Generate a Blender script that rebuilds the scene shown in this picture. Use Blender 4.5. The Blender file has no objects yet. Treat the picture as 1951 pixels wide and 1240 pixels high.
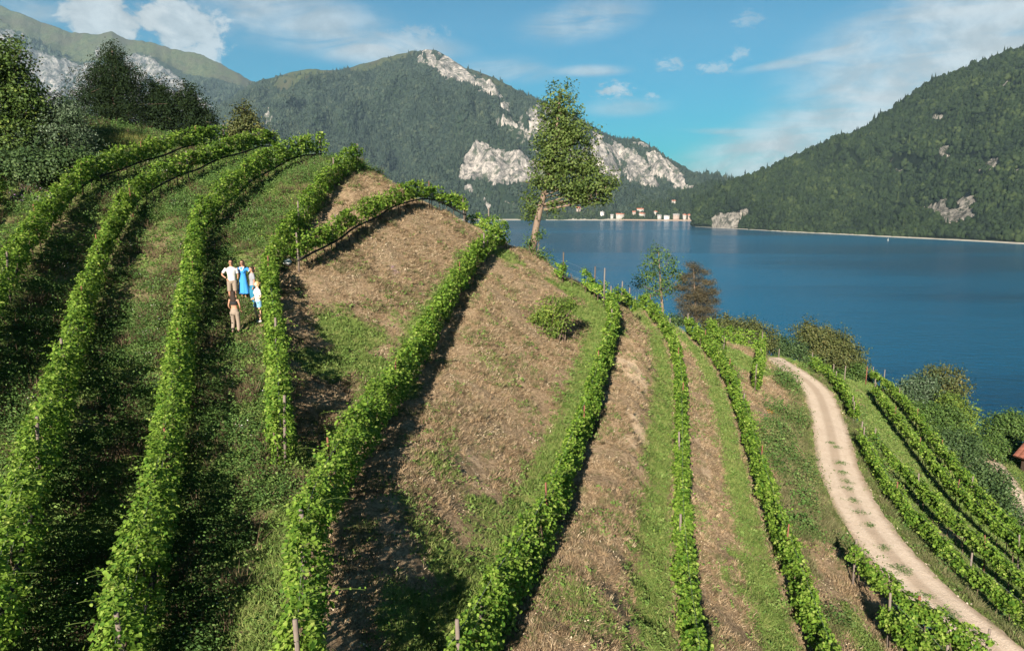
import bpy, bmesh, math, random
import numpy as np
from mathutils import Vector, Matrix, kdtree
random.seed(7); RNG = np.random.default_rng(7)
sc = bpy.context.scene
COL = sc.collection
R = math.radians
# ------------------------------------------------------------------ camera
W0, H0, FPX, PITCH = 1951.0, 1240.0, 1343.0, R(10.4)
cam_d = bpy.data.cameras.new('camera'); cam = bpy.data.objects.new('camera', cam_d); COL.objects.link(cam)
cam_d.sensor_width = 36.0; cam_d.lens = 36.0*FPX/W0; cam_d.clip_start = 0.2; cam_d.clip_end = 20000
cam.location = (0, 0, 0); cam.rotation_euler = (R(90)-PITCH, 0, 0)
sc.camera = cam
# ------------------------------------------------------------------ light and exposure
SUN_AZ, SUN_EL = R(196), R(25)
sun_dir = Vector((math.sin(SUN_AZ)*math.cos(SUN_EL), math.cos(SUN_AZ)*math.cos(SUN_EL), math.sin(SUN_EL)))
sl = bpy.data.lights.new('sun', 'SUN'); sl.energy = 5.0; sl.angle = R(0.5); sl.color = (1.0, 0.90, 0.76)
so = bpy.data.objects.new('sun', sl); COL.objects.link(so)
so.rotation_euler = sun_dir.to_track_quat('Z', 'Y').to_euler()
vs = sc.view_settings
vs.view_transform = 'Standard'; vs.look = 'None'; vs.gamma = 1.0; vs.use_curve_mapping = False; vs.exposure = 1.58
sc.render.engine = 'CYCLES'
cy = sc.cycles
cy.max_bounces = 6; cy.diffuse_bounces = 2; cy.glossy_bounces = 2; cy.transmission_bounces = 2; cy.transparent_max_bounces = 4; cy.volume_bounces = 0
cy.sample_clamp_indirect = 3.0
# ------------------------------------------------------------------ sky
class NT:
    def __init__(s, tree): s.t = tree; s.n = tree.nodes; s.l = tree.links
    def new(s, typ, **kw):
        n = s.n.new(typ)
        for k, v in kw.items(): setattr(n, k, v)
        return n
    def put(s, sock, v):
        if isinstance(v, bpy.types.NodeSocket): s.l.new(v, sock)
        elif v is not None: sock.default_value = v
    def m(s, op, a, b=None, c=None):
        n = s.new('ShaderNodeMath', operation=op)
        for i, v in enumerate((a, b, c)):
            if v is not None: s.put(n.inputs[i], v)
        return n.outputs[0]
    def vm(s, op, a, b=None, scale=None):
        n = s.new('ShaderNodeVectorMath', operation=op)
        s.put(n.inputs[0], a)
        if b is not None: s.put(n.inputs[1], b)
        if scale is not None: s.put(n.inputs['Scale'], scale)
        return n.outputs[0]
    def ss(s, x, lo, hi, a=0.0, b=1.0):
        n = s.new('ShaderNodeMapRange', interpolation_type='SMOOTHSTEP')
        for k, v in zip(('Value', 'From Min', 'From Max', 'To Min', 'To Max'), (x, lo, hi, a, b)): s.put(n.inputs[k], v)
        return n.outputs[0]
    def noise(s, vec, scale=1.0, detail=4.0, rough=0.55, dist=0.0):
        n = s.new('ShaderNodeTexNoise')
        if vec is not None: s.put(n.inputs['Vector'], vec)
        for k, v in (('Scale', scale), ('Detail', detail), ('Roughness', rough), ('Distortion', dist)): s.put(n.inputs[k], v)
        return n.outputs['Fac']
    def mix(s, f, a, b):
        n = s.new('ShaderNodeMix', data_type='RGBA')
        s.put(n.inputs[0], f)
        for i, v in ((6, a), (7, b)):
            s.put(n.inputs[i], (*v, 1.0) if isinstance(v, tuple) and len(v) == 3 else v)
        return n.outputs[2]
    def comb(s, x, y, z):
        n = s.new('ShaderNodeCombineXYZ')
        for i, v in enumerate((x, y, z)): s.put(n.inputs[i], v)
        return n.outputs[0]
    def mapping(s, vec, scale=(1, 1, 1), rot=(0, 0, 0), loc=(0, 0, 0)):
        n = s.new('ShaderNodeMapping'); s.put(n.inputs['Vector'], vec)
        n.inputs['Scale'].default_value = scale; n.inputs['Rotation'].default_value = rot; n.inputs['Location'].default_value = loc
        return n.outputs[0]

world = bpy.data.worlds.new('World'); sc.world = world; world.use_nodes = True
t = NT(world.node_tree); t.n.clear()
sky = t.new('ShaderNodeTexSky', sky_type='NISHITA', sun_disc=False)
sky.sun_elevation = SUN_EL; sky.sun_rotation = SUN_AZ; sky.air_density = 1.0; sky.dust_density = 0.6; sky.ozone_density = 1.5
tc = t.new('ShaderNodeTexCoord'); D = tc.outputs['Generated']
sp = t.new('ShaderNodeSeparateXYZ'); t.put(sp.inputs[0], D)
az = t.m('ARCTAN2', sp.outputs[0], sp.outputs[1])            # 0 = north (+Y), positive to the east
el = t.m('ARCSINE', sp.outputs[2])
P = t.comb(az, el, 0.0)
def ell(a0, e0, ra, re, tilt=0.0):
    v = t.mapping(t.vm('SUBTRACT', P, (a0, e0, 0.0)), rot=(0, 0, 0)) if not tilt else None
    if tilt:
        n = t.new('ShaderNodeVectorRotate', rotation_type='Z_AXIS'); t.put(n.inputs['Vector'], t.vm('SUBTRACT', P, (a0, e0, 0.0))); n.inputs['Angle'].default_value = -tilt
        v = n.outputs[0]
    v = t.vm('MULTIPLY', v, (1/ra, 1/re, 0.0))
    n = t.new('ShaderNodeVectorMath', operation='LENGTH'); t.put(n.inputs[0], v)
    return n.outputs['Value']
def px_dir(u, v):
    xc, yc = (u-W0/2)/FPX, -(v-H0/2)/FPX
    return Vector((xc, math.cos(PITCH)+yc*math.sin(PITCH), -math.sin(PITCH)+yc*math.cos(PITCH)))
def azel(u, v):
    d = px_dir(u, v); return math.atan2(d.x, d.y), math.atan2(d.z, math.hypot(d.x, d.y))
warp = t.vm('ADD', P, t.vm('SCALE', t.comb(t.noise(P, 9, 4), t.noise(t.vm('ADD', P, (7.3, 2.1, 0)), 9, 4), 0.0), scale=0.05))
puff = t.noise(t.mapping(warp, scale=(1, 1.35, 1)), 24, 9, 0.62)
warp2 = t.vm('ADD', P, t.vm('SCALE', t.comb(t.noise(P, 40, 4), t.noise(t.vm('ADD', P, (3.3, 8.1, 0)), 40, 4), 0.0), scale=0.02))
puff2 = t.noise(t.mapping(warp2, scale=(1, 1.9, 1), rot=(0, 0, R(-6))), 85, 7, 0.65)
soft = t.noise(t.mapping(P, scale=(1, 3.2, 1), rot=(0, 0, R(-10))), 7, 8, 0.62, 0.8)
streak = t.noise(t.mapping(P, scale=(1.0, 5.5, 1), rot=(0, 0, R(-16))), 6, 9, 0.66, 1.2)
cl = []
def cloud(u, v, ru, rv, kind, amt, tilt=0.0):
    a0, e0 = azel(u, v)
    d = ell(a0, e0, ru/FPX, rv/FPX, R(tilt))
    fall = t.m('SUBTRACT', 1.0, d)
    if kind == 'puff': f = t.ss(t.m('ADD', fall, t.m('MULTIPLY', t.m('SUBTRACT', puff, 0.5), 3.4)), 0.0, 0.42)
    elif kind == 'wisp': f = t.m('MULTIPLY', t.ss(t.m('ADD', fall, t.m('MULTIPLY', t.m('SUBTRACT', puff2, 0.5), 3.6)), 0.0, 0.95), t.ss(fall, -0.9, 0.3))
    elif kind == 'soft': f = t.m('MULTIPLY', t.ss(fall, 0.0, 0.8), t.ss(soft, 0.26, 0.62))
    else: f = t.m('MULTIPLY', t.ss(fall, 0.0, 0.7), t.ss(streak, 0.24, 0.66))
    cl.append(t.m('MULTIPLY', f, amt))
cloud(205, 32, 100, 52, 'puff', 0.92); cloud(335, 50, 88, 50, 'puff', 0.85); cloud(60, 20, 80, 22, 'soft', 0.5)
cloud(560, 35, 260, 70, 'soft', 0.72, -6); cloud(735, 95, 190, 38, 'soft', 0.85); cloud(800, 62, 60, 16, 'wisp', 0.4)
cloud(960, 135, 130, 32, 'soft', 0.55); cloud(1110, 40, 150, 45, 'streak', 0.55, 8); cloud(1125, 135, 95, 14, 'soft', 0.6)
cloud(1170, 172, 42, 17, 'wisp', 0.7); cloud(1243, 184, 18, 7, 'wisp', 0.45); cloud(1278, 123, 32, 13, 'wisp', 0.5)
cloud(1360, 130, 36, 14, 'wisp', 0.5); cloud(1408, 102, 24, 13, 'wisp', 0.45); cloud(1425, 38, 30, 18, 'wisp', 0.35); cloud(1190, 205, 110, 22, 'soft', 0.4)
cloud(1560, 108, 170, 12, 'streak', 0.62, 8); cloud(1850, 50, 360, 130, 'streak', 0.8, 18); cloud(1850, 60, 330, 120, 'soft', 0.55, 18); cloud(1720, 215, 470, 105, 'streak', 0.85, 17); cloud(1650, 250, 420, 80, 'soft', 0.5, 17)
cloud(1500, 300, 330, 75, 'soft', 0.8, 12); cloud(1950, 130, 260, 150, 'soft', 0.7, 20); cloud(2300, 150, 420, 260, 'soft', 0.6, 15)
cloud(-250, 60, 260, 110, 'soft', 0.5); cloud(1450, 255, 160, 10, 'streak', 0.5, -4)
# beyond the frame: the same thin cirrus drifts all round
rest = t.m('MULTIPLY', t.ss(t.m('ABSOLUTE', az), 0.75, 1.1), t.m('MULTIPLY', t.ss(soft, 0.42, 0.75), 0.6))
cl.append(rest)
keep = None
for c in cl:
    k = t.m('SUBTRACT', 1.0, c); keep = k if keep is None else t.m('MULTIPLY', keep, k)
cover = t.m('SUBTRACT', 1.0, keep)
tint = t.new('ShaderNodeMix', data_type='RGBA', blend_type='MULTIPLY'); tint.inputs[0].default_value = 1.0
t.put(tint.inputs[6], sky.outputs[0]); tint.inputs[7].default_value = (0.020, 0.385, 0.515, 1)
csh = t.ss(puff, 0.35, 0.65, 0.72, 1.06)
ccol = t.vm('SCALE', t.comb(4.0, 4.35, 4.55), scale=csh)
skyc = t.mix(cover, tint.outputs[2], ccol)
bg = t.new('ShaderNodeBackground'); t.put(bg.inputs['Color'], skyc); bg.inputs['Strength'].default_value = 0.05
wo = t.new('ShaderNodeOutputWorld'); t.l.new(bg.outputs[0], wo.inputs['Surface'])
# ------------------------------------------------------------------ helpers
def at(u, v, Y):
    d = px_dir(u, v); k = Y/d.y
    return np.array((d.x*k, Y, d.z*k))
def to_px(p):
    p = np.asarray(p, float); x, y, z = p[..., 0], p[..., 1], p[..., 2]
    c, s_ = math.cos(PITCH), math.sin(PITCH)
    f = y*c-z*s_; up = y*s_+z*c
    return W0/2+FPX*x/f, H0/2-FPX*up/f
def _h(ix, iy, seed):
    n = (ix.astype(np.int64)*374761393+iy.astype(np.int64)*668265263+seed*974634777) & 0x7fffffff
    n = ((n ^ (n >> 13))*1274126177) & 0x7fffffff
    return ((n ^ (n >> 16)) & 0xffff)/65535.0
def vnoise(x, y, seed=0):
    x = np.asarray(x, float); y = np.asarray(y, float)
    ix, iy = np.floor(x), np.floor(y); fx, fy = x-ix, y-iy
    fx = fx*fx*(3-2*fx); fy = fy*fy*(3-2*fy)
    a, b, c, d = _h(ix, iy, seed), _h(ix+1, iy, seed), _h(ix, iy+1, seed), _h(ix+1, iy+1, seed)
    return (a*(1-fx)+b*fx)*(1-fy)+(c*(1-fx)+d*fx)*fy
def fbm(x, y, o=4, seed=0, gain=0.5):
    s_, a, tot = 0.0, 1.0, 0.0
    for i in range(o):
        s_ = s_+a*vnoise(x, y, seed+i*17); tot += a; a *= gain; x = x*2.03+11.3; y = y*2.03-7.7
    return s_/tot
def smooth(x, lo, hi):
    k = np.clip((np.asarray(x, float)-lo)/(hi-lo), 0, 1); return k*k*(3-2*k)
def mesh_np(name, verts, faces, mat=None, parent=None, smooth_=False):
    """verts (n,3); faces: array (m,3) or (m,4), or a list of such arrays"""
    me = bpy.data.meshes.new(name)
    if not isinstance(faces, list): faces = [faces]
    verts = np.asarray(verts, np.float32)
    me.vertices.add(len(verts)); me.vertices.foreach_set('co', verts.ravel())
    nl = sum(f.size for f in faces); npoly = sum(len(f) for f in faces)
    me.loops.add(nl); me.polygons.add(npoly)
    me.loops.foreach_set('vertex_index', np.concatenate([f.ravel() for f in faces]).astype(np.int32))
    st, k = [], 0
    for f in faces:
        st.append(k+np.arange(len(f))*f.shape[1]); k += f.size
    me.polygons.foreach_set('loop_start', np.concatenate(st).astype(np.int32))
    me.update(calc_edges=True)
    if smooth_: me.polygons.foreach_set('use_smooth', np.ones(npoly, bool))
    o = bpy.data.objects.new(name, me); COL.objects.link(o)
    if mat: me.materials.append(mat)
    if parent: o.parent = parent
    return o
def attr(o, name, vals):
    a = o.data.attributes.new(name, 'FLOAT', 'POINT'); a.data.foreach_set('value', np.asarray(vals, np.float32))
def tag(o, label=None, cat=None, group=None, kind=None):
    for k, v in (('label', label), ('category', cat), ('group', group), ('kind', kind)):
        if v: o[k] = v
    return o
def empty(name, loc, rz=0.0):
    o = bpy.data.objects.new(name, None); COL.objects.link(o); o.location = tuple(float(c) for c in loc); o.rotation_euler = (0, 0, rz)
    o.empty_display_size = 0.2
    return o
class MB:
    """collects simple solids, links them as one mesh object"""
    def __init__(s): s.v = []; s.q = []; s.t3 = []; s.n = 0
    def add(s, v, q=None, tr=None):
        v = np.asarray(v, float)
        if q is not None and len(q): s.q.append(np.asarray(q)+s.n)
        if tr is not None and len(tr): s.t3.append(np.asarray(tr)+s.n)
        s.v.append(v); s.n += len(v)
    def box(s, c, d, rz=0.0):
        x, y, z = np.array(d)/2
        v = np.array([(-x, -y, -z), (x, -y, -z), (x, y, -z), (-x, y, -z), (-x, -y, z), (x, -y, z), (x, y, z), (-x, y, z)])
        k, m = math.cos(rz), math.sin(rz)
        v = np.stack([v[:, 0]*k-v[:, 1]*m, v[:, 0]*m+v[:, 1]*k, v[:, 2]], 1)+np.array(c)
        s.add(v, [(0, 3, 2, 1), (4, 5, 6, 7), (0, 1, 5, 4), (1, 2, 6, 5), (2, 3, 7, 6), (3, 0, 4, 7)])
    def tube(s, pts, rad, n=6, cap=True):
        pts = np.asarray(pts, float); m = len(pts); rad = np.broadcast_to(np.asarray(rad, float), (m,))
        T = np.gradient(pts, axis=0); T /= np.linalg.norm(T, axis=1, keepdims=True)+1e-9
        ref = np.where(np.abs(T[:, 2:3]) > 0.9, np.array([[1.0, 0, 0]]), np.array([[0, 0, 1.0]]))
        A = np.cross(T, ref); A /= np.linalg.norm(A, axis=1, keepdims=True)+1e-9; B = np.cross(T, A)
        th = np.arange(n)*2*math.pi/n
        v = pts[:, None]+rad[:, None, None]*(A[:, None]*np.cos(th)[None, :, None]+B[:, None]*np.sin(th)[None, :, None])
        i = np.arange(m-1)[:, None]*n; j = np.arange(n)[None]; j2 = (j+1) % n
        q = np.stack([i+j, i+j2, i+n+j2, i+n+j], -1).reshape(-1, 4)
        v = v.reshape(-1, 3); tr = []
        if cap:
            v = np.vstack([v, pts[:1], pts[-1:]]); a, b = m*n, m*n+1
            tr = [(a, (k+1) % n, k) for k in range(n)]+[(b, (m-1)*n+k, (m-1)*n+(k+1) % n) for k in range(n)]
        s.add(v, q, tr)
    def build(s, name, mat, parent=None, smooth_=False):
        f = []
        if s.q: f.append(np.concatenate(s.q))
        if s.t3: f.append(np.concatenate(s.t3))
        return mesh_np(name, np.concatenate(s.v), f, mat, parent, smooth_)
# ------------------------------------------------------------------ materials
def mat_new(name):
    m = bpy.data.materials.new(name); m.use_nodes = True
    k = NT(m.node_tree); b = k.n['Principled BSDF']; b.inputs['Specular IOR Level'].default_value = 0.25
    return m, k, b
def mat_plain(name, col, rough=0.8, var=0.25, scale=6.0, bump=0.0, spec=0.25):
    m, k, b = mat_new(name)
    g = k.new('ShaderNodeTexCoord').outputs['Object']
    n = k.noise(g, scale, 5, 0.6)
    c2 = tuple(min(1, c*(1+var)) for c in col); c1 = tuple(c*(1-var) for c in col)
    k.put(b.inputs['Base Color'], k.mix(n, c1, c2)); b.inputs['Roughness'].default_value = rough; b.inputs['Specular IOR Level'].default_value = spec
    if bump:
        bp = k.new('ShaderNodeBump'); bp.inputs['Strength'].default_value = bump; bp.inputs['Distance'].default_value = 0.02; k.put(bp.inputs['Height'], n); k.l.new(bp.outputs[0], b.inputs['Normal'])
    return m
def mat_leaf(name, a, b_, c, trans=0.3, rough=0.55, patch=0.9):
    """leaves: colour differs from leaf to leaf (three tones), and from patch to patch; light passes through"""
    m, k, b = mat_new(name)
    g = k.new('ShaderNodeNewGeometry'); r = g.outputs['Random Per Island']
    pn = k.noise(g.outputs['Position'], patch, 3, 0.6)
    f = k.m('ADD', k.m('MULTIPLY', r, 0.6), k.m('MULTIPLY', k.m('SUBTRACT', pn, 0.3), 0.9))
    col = k.mix(k.ss(f, 0.15, 0.6), a, b_); col = k.mix(k.ss(f, 0.6, 0.95), col, c)
    k.put(b.inputs['Base Color'], col); b.inputs['Roughness'].default_value = rough; b.inputs['Specular IOR Level'].default_value = 0.14
    tr = k.new('ShaderNodeBsdfTranslucent'); k.put(tr.inputs['Color'], col)
    mx = k.new('ShaderNodeMixShader'); mx.inputs[0].default_value = trans
    k.l.new(b.outputs[0], mx.inputs[1]); k.l.new(tr.outputs[0], mx.inputs[2])
    k.l.new(mx.outputs[0], k.n['Material Output'].inputs['Surface'])
    return m
MAT = {}
MAT['vine'] = mat_leaf('vine_leaf', (0.058, 0.135, 0.016), (0.165, 0.265, 0.034), (0.34, 0.40, 0.105), 0.44, 0.65, 1.6)
MAT['bark'] = mat_plain('bark', (0.15, 0.108, 0.08), 0.9, 0.45, 9, 0.6)
MAT['vine_bark'] = mat_plain('vine_bark', (0.085, 0.06, 0.042), 0.95, 0.4, 20, 0.5)
MAT['green_stem'] = mat_plain('green_stem', (0.09, 0.13, 0.03), 0.8, 0.3, 9)
MAT['post'] = mat_plain('weathered_post', (0.135, 0.108, 0.092), 0.9, 0.3, 14, 0.4)
MAT['rust'] = mat_plain('rusty_post', (0.15, 0.06, 0.04), 0.85, 0.35, 20, 0.3)
MAT['net_black'] = mat_plain('dark_net', (0.018, 0.018, 0.017), 0.85, 0.4, 30, 0.4)
MAT['net_teal'] = mat_plain('teal_net', (0.012, 0.045, 0.04), 0.85, 0.4, 30, 0.4)
MAT['wire'] = mat_plain('wire', (0.25, 0.25, 0.25), 0.5, 0.1, 5)
# ------------------------------------------------------------------ row traces (hedge middle; photo position and distance)
ROWS = {
 'r1': [(-190, 900, 15.5), (-110, 730, 19), (-45, 610, 23), (5, 520, 27), (50, 450, 31), (100, 390, 35), (155, 335, 39), (210, 312, 42), (280, 293, 46), (350, 270, 50), (430, 258, 55)],
 'r2': [(-60, 1200, 9.0), (0, 1060, 11), (60, 880, 14.5), (110, 740, 19), (150, 610, 25.5), (190, 490, 32), (235, 400, 37), (275, 352, 40), (340, 322, 43.5), (420, 290, 48), (500, 268, 53), (528, 270, 54.5)],
 'r3': [(228, 1300, 9.2), (240, 1220, 10.2), (290, 1000, 13.5), (320, 850, 17), (340, 700, 22), (365, 540, 29.5), (375, 450, 35), (398, 400, 37.5), (480, 330, 44), (560, 290, 49), (618, 281, 52)],
 'r4': [(534, 815, 17.2), (530, 720, 21), (521, 600, 27), (514, 500, 32.5), (550, 440, 36), (600, 370, 41.5), (650, 310, 46), (686, 290, 48.5)],
 'r5': [(562, 478, 33), (620, 450, 36), (700, 405, 41), (780, 369, 46), (820, 367, 48.5), (860, 382, 50.5), (888, 405, 51.5)],
 'r6': [(568, 1320, 8.6), (573, 1240, 9.5), (590, 1020, 12.5), (640, 900, 16), (720, 775, 21), (800, 660, 28), (850, 575, 34), (900, 495, 41), (945, 446, 47), (966, 438, 49)],
 'r7': [(855, 1310, 10.6), (893, 1240, 11.5), (950, 1130, 13.6), (1030, 1000, 17.0), (1080, 880, 21.9), (1122, 770, 27.6), (1150, 680, 34), (1170, 600, 41), (1163, 550, 45.5)],
 'r8': [(1335, 1320, 12.9), (1328, 1240, 14.5), (1310, 1100, 18), (1300, 950, 23), (1299, 800, 31), (1294, 690, 41), (1275, 625, 49), (1240, 580, 56), (1212, 556, 60)],
 'r9': [(1600, 1310, 15.6), (1572, 1240, 17.5), (1505, 1050, 22.5), (1453, 900, 29), (1420, 790, 36), (1385, 700, 45), (1345, 645, 52), (1308, 614, 58)],
 'r9b': [(1352, 622, 61), (1365, 640, 57), (1378, 668, 52)],
 'r9c': [(1362, 632, 63), (1410, 640, 62), (1456, 648, 61)],
 'r10': [(1452, 655, 60), (1446, 690, 53), (1440, 730, 47)],
 'ra': [(1622, 1060, 24.5), (1680, 1108, 22.8), (1750, 1163, 21), (1830, 1218, 19.6), (1890, 1255, 18.6)],
 'rb': [(1690, 1172, 20.3), (1730, 1205, 19.0), (1775, 1240, 17.9), (1830, 1280, 16.6)],
 'r11': [(1545, 688, 62), (1580, 716, 57), (1610, 757, 51), (1630, 797, 46)],
 'r12': [(1640, 852, 41), (1690, 930, 35), (1760, 1015, 30), (1830, 1080, 27), (1900, 1140, 24.7), (1965, 1195, 22.9), (2040, 1255, 21)],
 'r13': [(1660, 838, 44.8), (1740, 920, 38), (1810, 990, 33.5), (1880, 1055, 30), (1960, 1120, 27), (2040, 1190, 24.5)],
 'r14': [(1665, 745, 61), (1720, 815, 51), (1780, 890, 43.5), (1850, 965, 37.5), (1955, 1055, 32), (2050, 1140, 28.5)],
 'r15': [(1660, 712, 71), (1705, 747, 65), (1750, 800, 56), (1800, 868, 48.5), (1860, 938, 42), (1955, 1035, 35.5), (2050, 1130, 31)],
 'r7b': [(1062, 512, 48), (1100, 522, 47), (1130, 530, 46.4), (1158, 546, 46)],
 'r7c': [(1176, 552, 48), (1192, 560, 49.5), (1206, 566, 51)],
 'r6b': [(890, 432, 54), (920, 429, 53), (952, 430, 51.5)],
 'r0': [(-95, 470, 33), (-40, 400, 36), (2, 352, 38.5)],
}
ROAD = [(1468, 680, 66), (1503, 702, 60.5), (1552, 740, 54), (1577, 800, 46), (1596, 885, 38), (1630, 960, 32.8), (1684, 1040, 28.5), (1779, 1140, 24.4), (1882, 1228, 21.6), (1990, 1330, 19.2), (2120, 1440, 17)]
PATH2 = [(1880, 872, 63), (1912, 915, 57), (1935, 955, 53), (1958, 992, 49.5), (2020, 1080, 43)]
def resample(P_, step):
    P_ = np.asarray(P_, float)
    n = len(P_); tt = np.arange(n)
    # Catmull-Rom through the traced points
    ext = np.vstack([2*P_[0]-P_[1], P_, 2*P_[-1]-P_[-2]]); out = []
    for i in range(n-1):
        p0, p1, p2, p3 = ext[i:i+4]
        for w in np.linspace(0, 1, 24, endpoint=False):
            out.append(0.5*((2*p1)+(-p0+p2)*w+(2*p0-5*p1+4*p2-p3)*w*w+(-p0+3*p1-3*p2+p3)*w**3))
    out.append(P_[-1]); out = np.array(out)
    s_ = np.concatenate([[0], np.cumsum(np.linalg.norm(np.diff(out, axis=0), axis=1))])
    q = np.arange(0, s_[-1], step)
    return np.stack([np.interp(q, s_, out[:, k]) for k in range(3)], 1)
MID = 1.0
ROW3 = {k: resample([at(*p) for p in v], 0.5)-np.array((0, 0, MID)) for k, v in ROWS.items()}
ROAD3 = resample([at(*p) for p in ROAD], 0.5)
PATH3 = resample([at(*p) for p in PATH2], 0.5)
# ------------------------------------------------------------------ terrain height: smooth surface through the traced lines
C = []
def left_of(P_):
    T = np.gradient(P_[:, :2], axis=0); T /= np.linalg.norm(T, axis=1, keepdims=True)+1e-9
    return np.stack([-T[:, 1], T[:, 0]], 1)
AWAY = {k: (v[-1, 1] > v[0, 1]) for k, v in ROW3.items()}
for k, v in ROW3.items():
    L = left_of(v)*(1 if AWAY[k] else -1)
    for i in range(0, len(v), 4):
        C.append(v[i])
        if k in ('r6', 'r7') and v[i][1] < 40:            # the terrace shelf on the outer side, before the bank falls away
            for o_, dz in ((0.9, .02), (1.7, -.12)):
                q = v[i].copy(); q[:2] -= L[i]*o_; q[2] += dz; C.append(q)
        if k in ('r6', 'r7', 'r8', 'r9', 'r4', 'r3', 'r2'):
            q = v[i].copy(); q[:2] += L[i]*1.25; q[2] += 0.12; C.append(q)
LAKE_Z = -60.0
for P_, hw in ((ROAD3, 1.0), (PATH3, 0.9)):
    L = left_of(P_)
    for i in range(0, len(P_), 4):
        for s_ in (-hw, 0, hw):
            q = P_[i].copy(); q[:2] += L[i]*s_; C.append(q)
# skyline of the vineyard nose (photo position, distance), and the fall to the lake behind it
SKY = [(-120, 330, 62), (20, 300, 62), (170, 262, 64), (300, 262, 64), (430, 283, 57), (520, 297, 56.5), (622, 303, 53.5), (690, 312, 50.5), (725, 335, 51.5), (757, 364, 52), (800, 392, 50), (850, 402, 52), (893, 432, 53), (930, 452, 53), (965, 470, 50.5), (1010, 478, 53), (1035, 497, 52), (1060, 522, 49), (1110, 545, 48.5), (1160, 577, 48), (1212, 580, 61.5), (1260, 612, 60), (1310, 640, 60), (1370, 662, 65), (1455, 672, 64), (1500, 688, 66), (1560, 702, 66), (1660, 735, 73), (1720, 760, 70), (1800, 850, 62), (1880, 860, 66), (1960, 880, 64)]
for u, v, Y in SKY:
    p = at(u, v, Y); C.append(p)
    d = np.array((p[0], p[1])); d /= np.linalg.norm(d); slope = p[2]/np.linalg.norm(p[:2])
    for far, drop in ((5, 2.2), (12, 7.0), (26, 17.0), (60, 40)):
        q = p.copy(); q[:2] += d*far; q[2] = max(p[2]+slope*far*0.3-drop, LAKE_Z-3); C.append(q)
    q = p.copy(); q[:2] += d*130; q[2] = LAKE_Z-4; C.append(q)
for p in [(-30, 3, -4), (-12, 2, -7), (0, 1, -8.6), (8, 4, -10.6), (14, 6, -13.5), (22, 8, -16), (-60, 20, 5), (-45, 38, 5.5), (-34, 48, 4.0), (-40, 62, 5.5), (-80, 60, 13), (-80, -40, 8), (0, -60, -9), (50, -50, -30), (40, 8, -21), (60, 20, -27), (70, 45, -33), (95, 60, -50), (130, 50, -62), (130, -40, -60), (-160, 60, 30), (-160, 160, -10), (-250, 120, 20), (-200, 300, -55), (0, 250, -64), (150, 200, -66), (300, 100, -66), (300, -100, -50), (0, -250, 20), (-250, -200, 90), (56, 62, -27.5), (60, 72, -31)]: C.append(np.array(p, float))
C = np.array(C)
def rbf_fit(C, lam=0.15):
    d = np.linalg.norm(C[:, None, :2]-C[None, :, :2], axis=-1)
    n = len(C); A = np.zeros((n+3, n+3)); A[:n, :n] = -d+lam*np.eye(n)*-1.0*0-lam*np.eye(n)*0
    A[:n, :n] = -d; A[np.arange(n), np.arange(n)] += lam
    Q = np.c_[np.ones(n), C[:, :2]]; A[:n, n:] = Q; A[n:, :n] = Q.T
    return np.linalg.solve(A, np.r_[C[:, 2], 0, 0, 0])
WGT = rbf_fit(C)
def rbf_eval(x, y):
    out = np.empty(len(x)); n = len(C)
    for i in range(0, len(x), 20000):
        xx, yy = x[i:i+20000], y[i:i+20000]
        d = np.sqrt((xx[:, None]-C[None, :, 0])**2+(yy[:, None]-C[None, :, 1])**2)
        out[i:i+20000] = -d@WGT[:n]+WGT[n]+WGT[n+1]*xx+WGT[n+2]*yy
    return out
def axis(lo, a, b, hi, fine, grow=1.14):
    mid = list(np.arange(a, b+1e-6, fine)); l, r_ = [], []
    s_, x = fine, a
    while x > lo: s_ *= grow; x -= s_; l.append(x)
    s_, x = fine, mid[-1]
    while x < hi: s_ *= grow; x += s_; r_.append(x)
    return np.array(l[::-1]+mid+r_)
GX = axis(-420, -32, 50, 420, 0.28); GY = axis(-260, 6, 76, 420, 0.28)
XX, YY = np.meshgrid(GX, GY); shp = XX.shape
ZZ = rbf_eval(XX.ravel(), YY.ravel()).reshape(shp)
# relief of the ground itself: lumps, tussocks, clods
near = smooth(np.hypot(XX, YY-35), 120, 60)
def kd_of(arrs):
    pts = np.concatenate(arrs); kd = kdtree.KDTree(len(pts))
    for i, p in enumerate(pts): kd.insert((p[0], p[1], 0), i)
    kd.balance(); return kd, pts
kd_road, road_pts = kd_of([ROAD3]); kd_path, path_pts = kd_of([PATH3])
rows_t, rows_id = [], []
for k, v in ROW3.items():
    T = np.gradient(v[:, :2], axis=0)*(1 if AWAY[k] else -1); T /= np.linalg.norm(T, axis=1, keepdims=True)+1e-9
    rows_t.append(T); rows_id += [k]*len(v)
rows_t = np.concatenate(rows_t); rows_id = np.array(rows_id)
kd_row, row_pts = kd_of(list(ROW3.values()))
inner = (XX > -60) & (XX < 75) & (YY > -5) & (YY < 105)
droad = np.full(shp, 99.0); zroad = np.zeros(shp); drow = np.full(shp, 99.0); side = np.zeros(shp); dpath = np.full(shp, 99.0); rid = np.full(shp, '', dtype='<U4')
for j, i in zip(*np.nonzero(inner)):
    q = (XX[j, i], YY[j, i], 0)
    _, n, d = kd_road.find(q); droad[j, i] = d; zroad[j, i] = road_pts[n, 2]
    _, n, d = kd_path.find(q); dpath[j, i] = d
    _, n, d = kd_row.find(q); drow[j, i] = d; rid[j, i] = rows_id[n]
    side[j, i] = rows_t[n, 0]*(q[1]-row_pts[n, 1])-rows_t[n, 1]*(q[0]-row_pts[n, 0])   # + = left of the row going away
ZZ += near*(0.42*(fbm(XX/2.0, YY/2.0, 3, 3)-0.5)+0.24*(fbm(XX/0.6, YY/0.6, 2, 9)-0.5))*smooth(drow, 0.1, 1.2)*smooth(droad, 1.3, 2.4)
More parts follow.
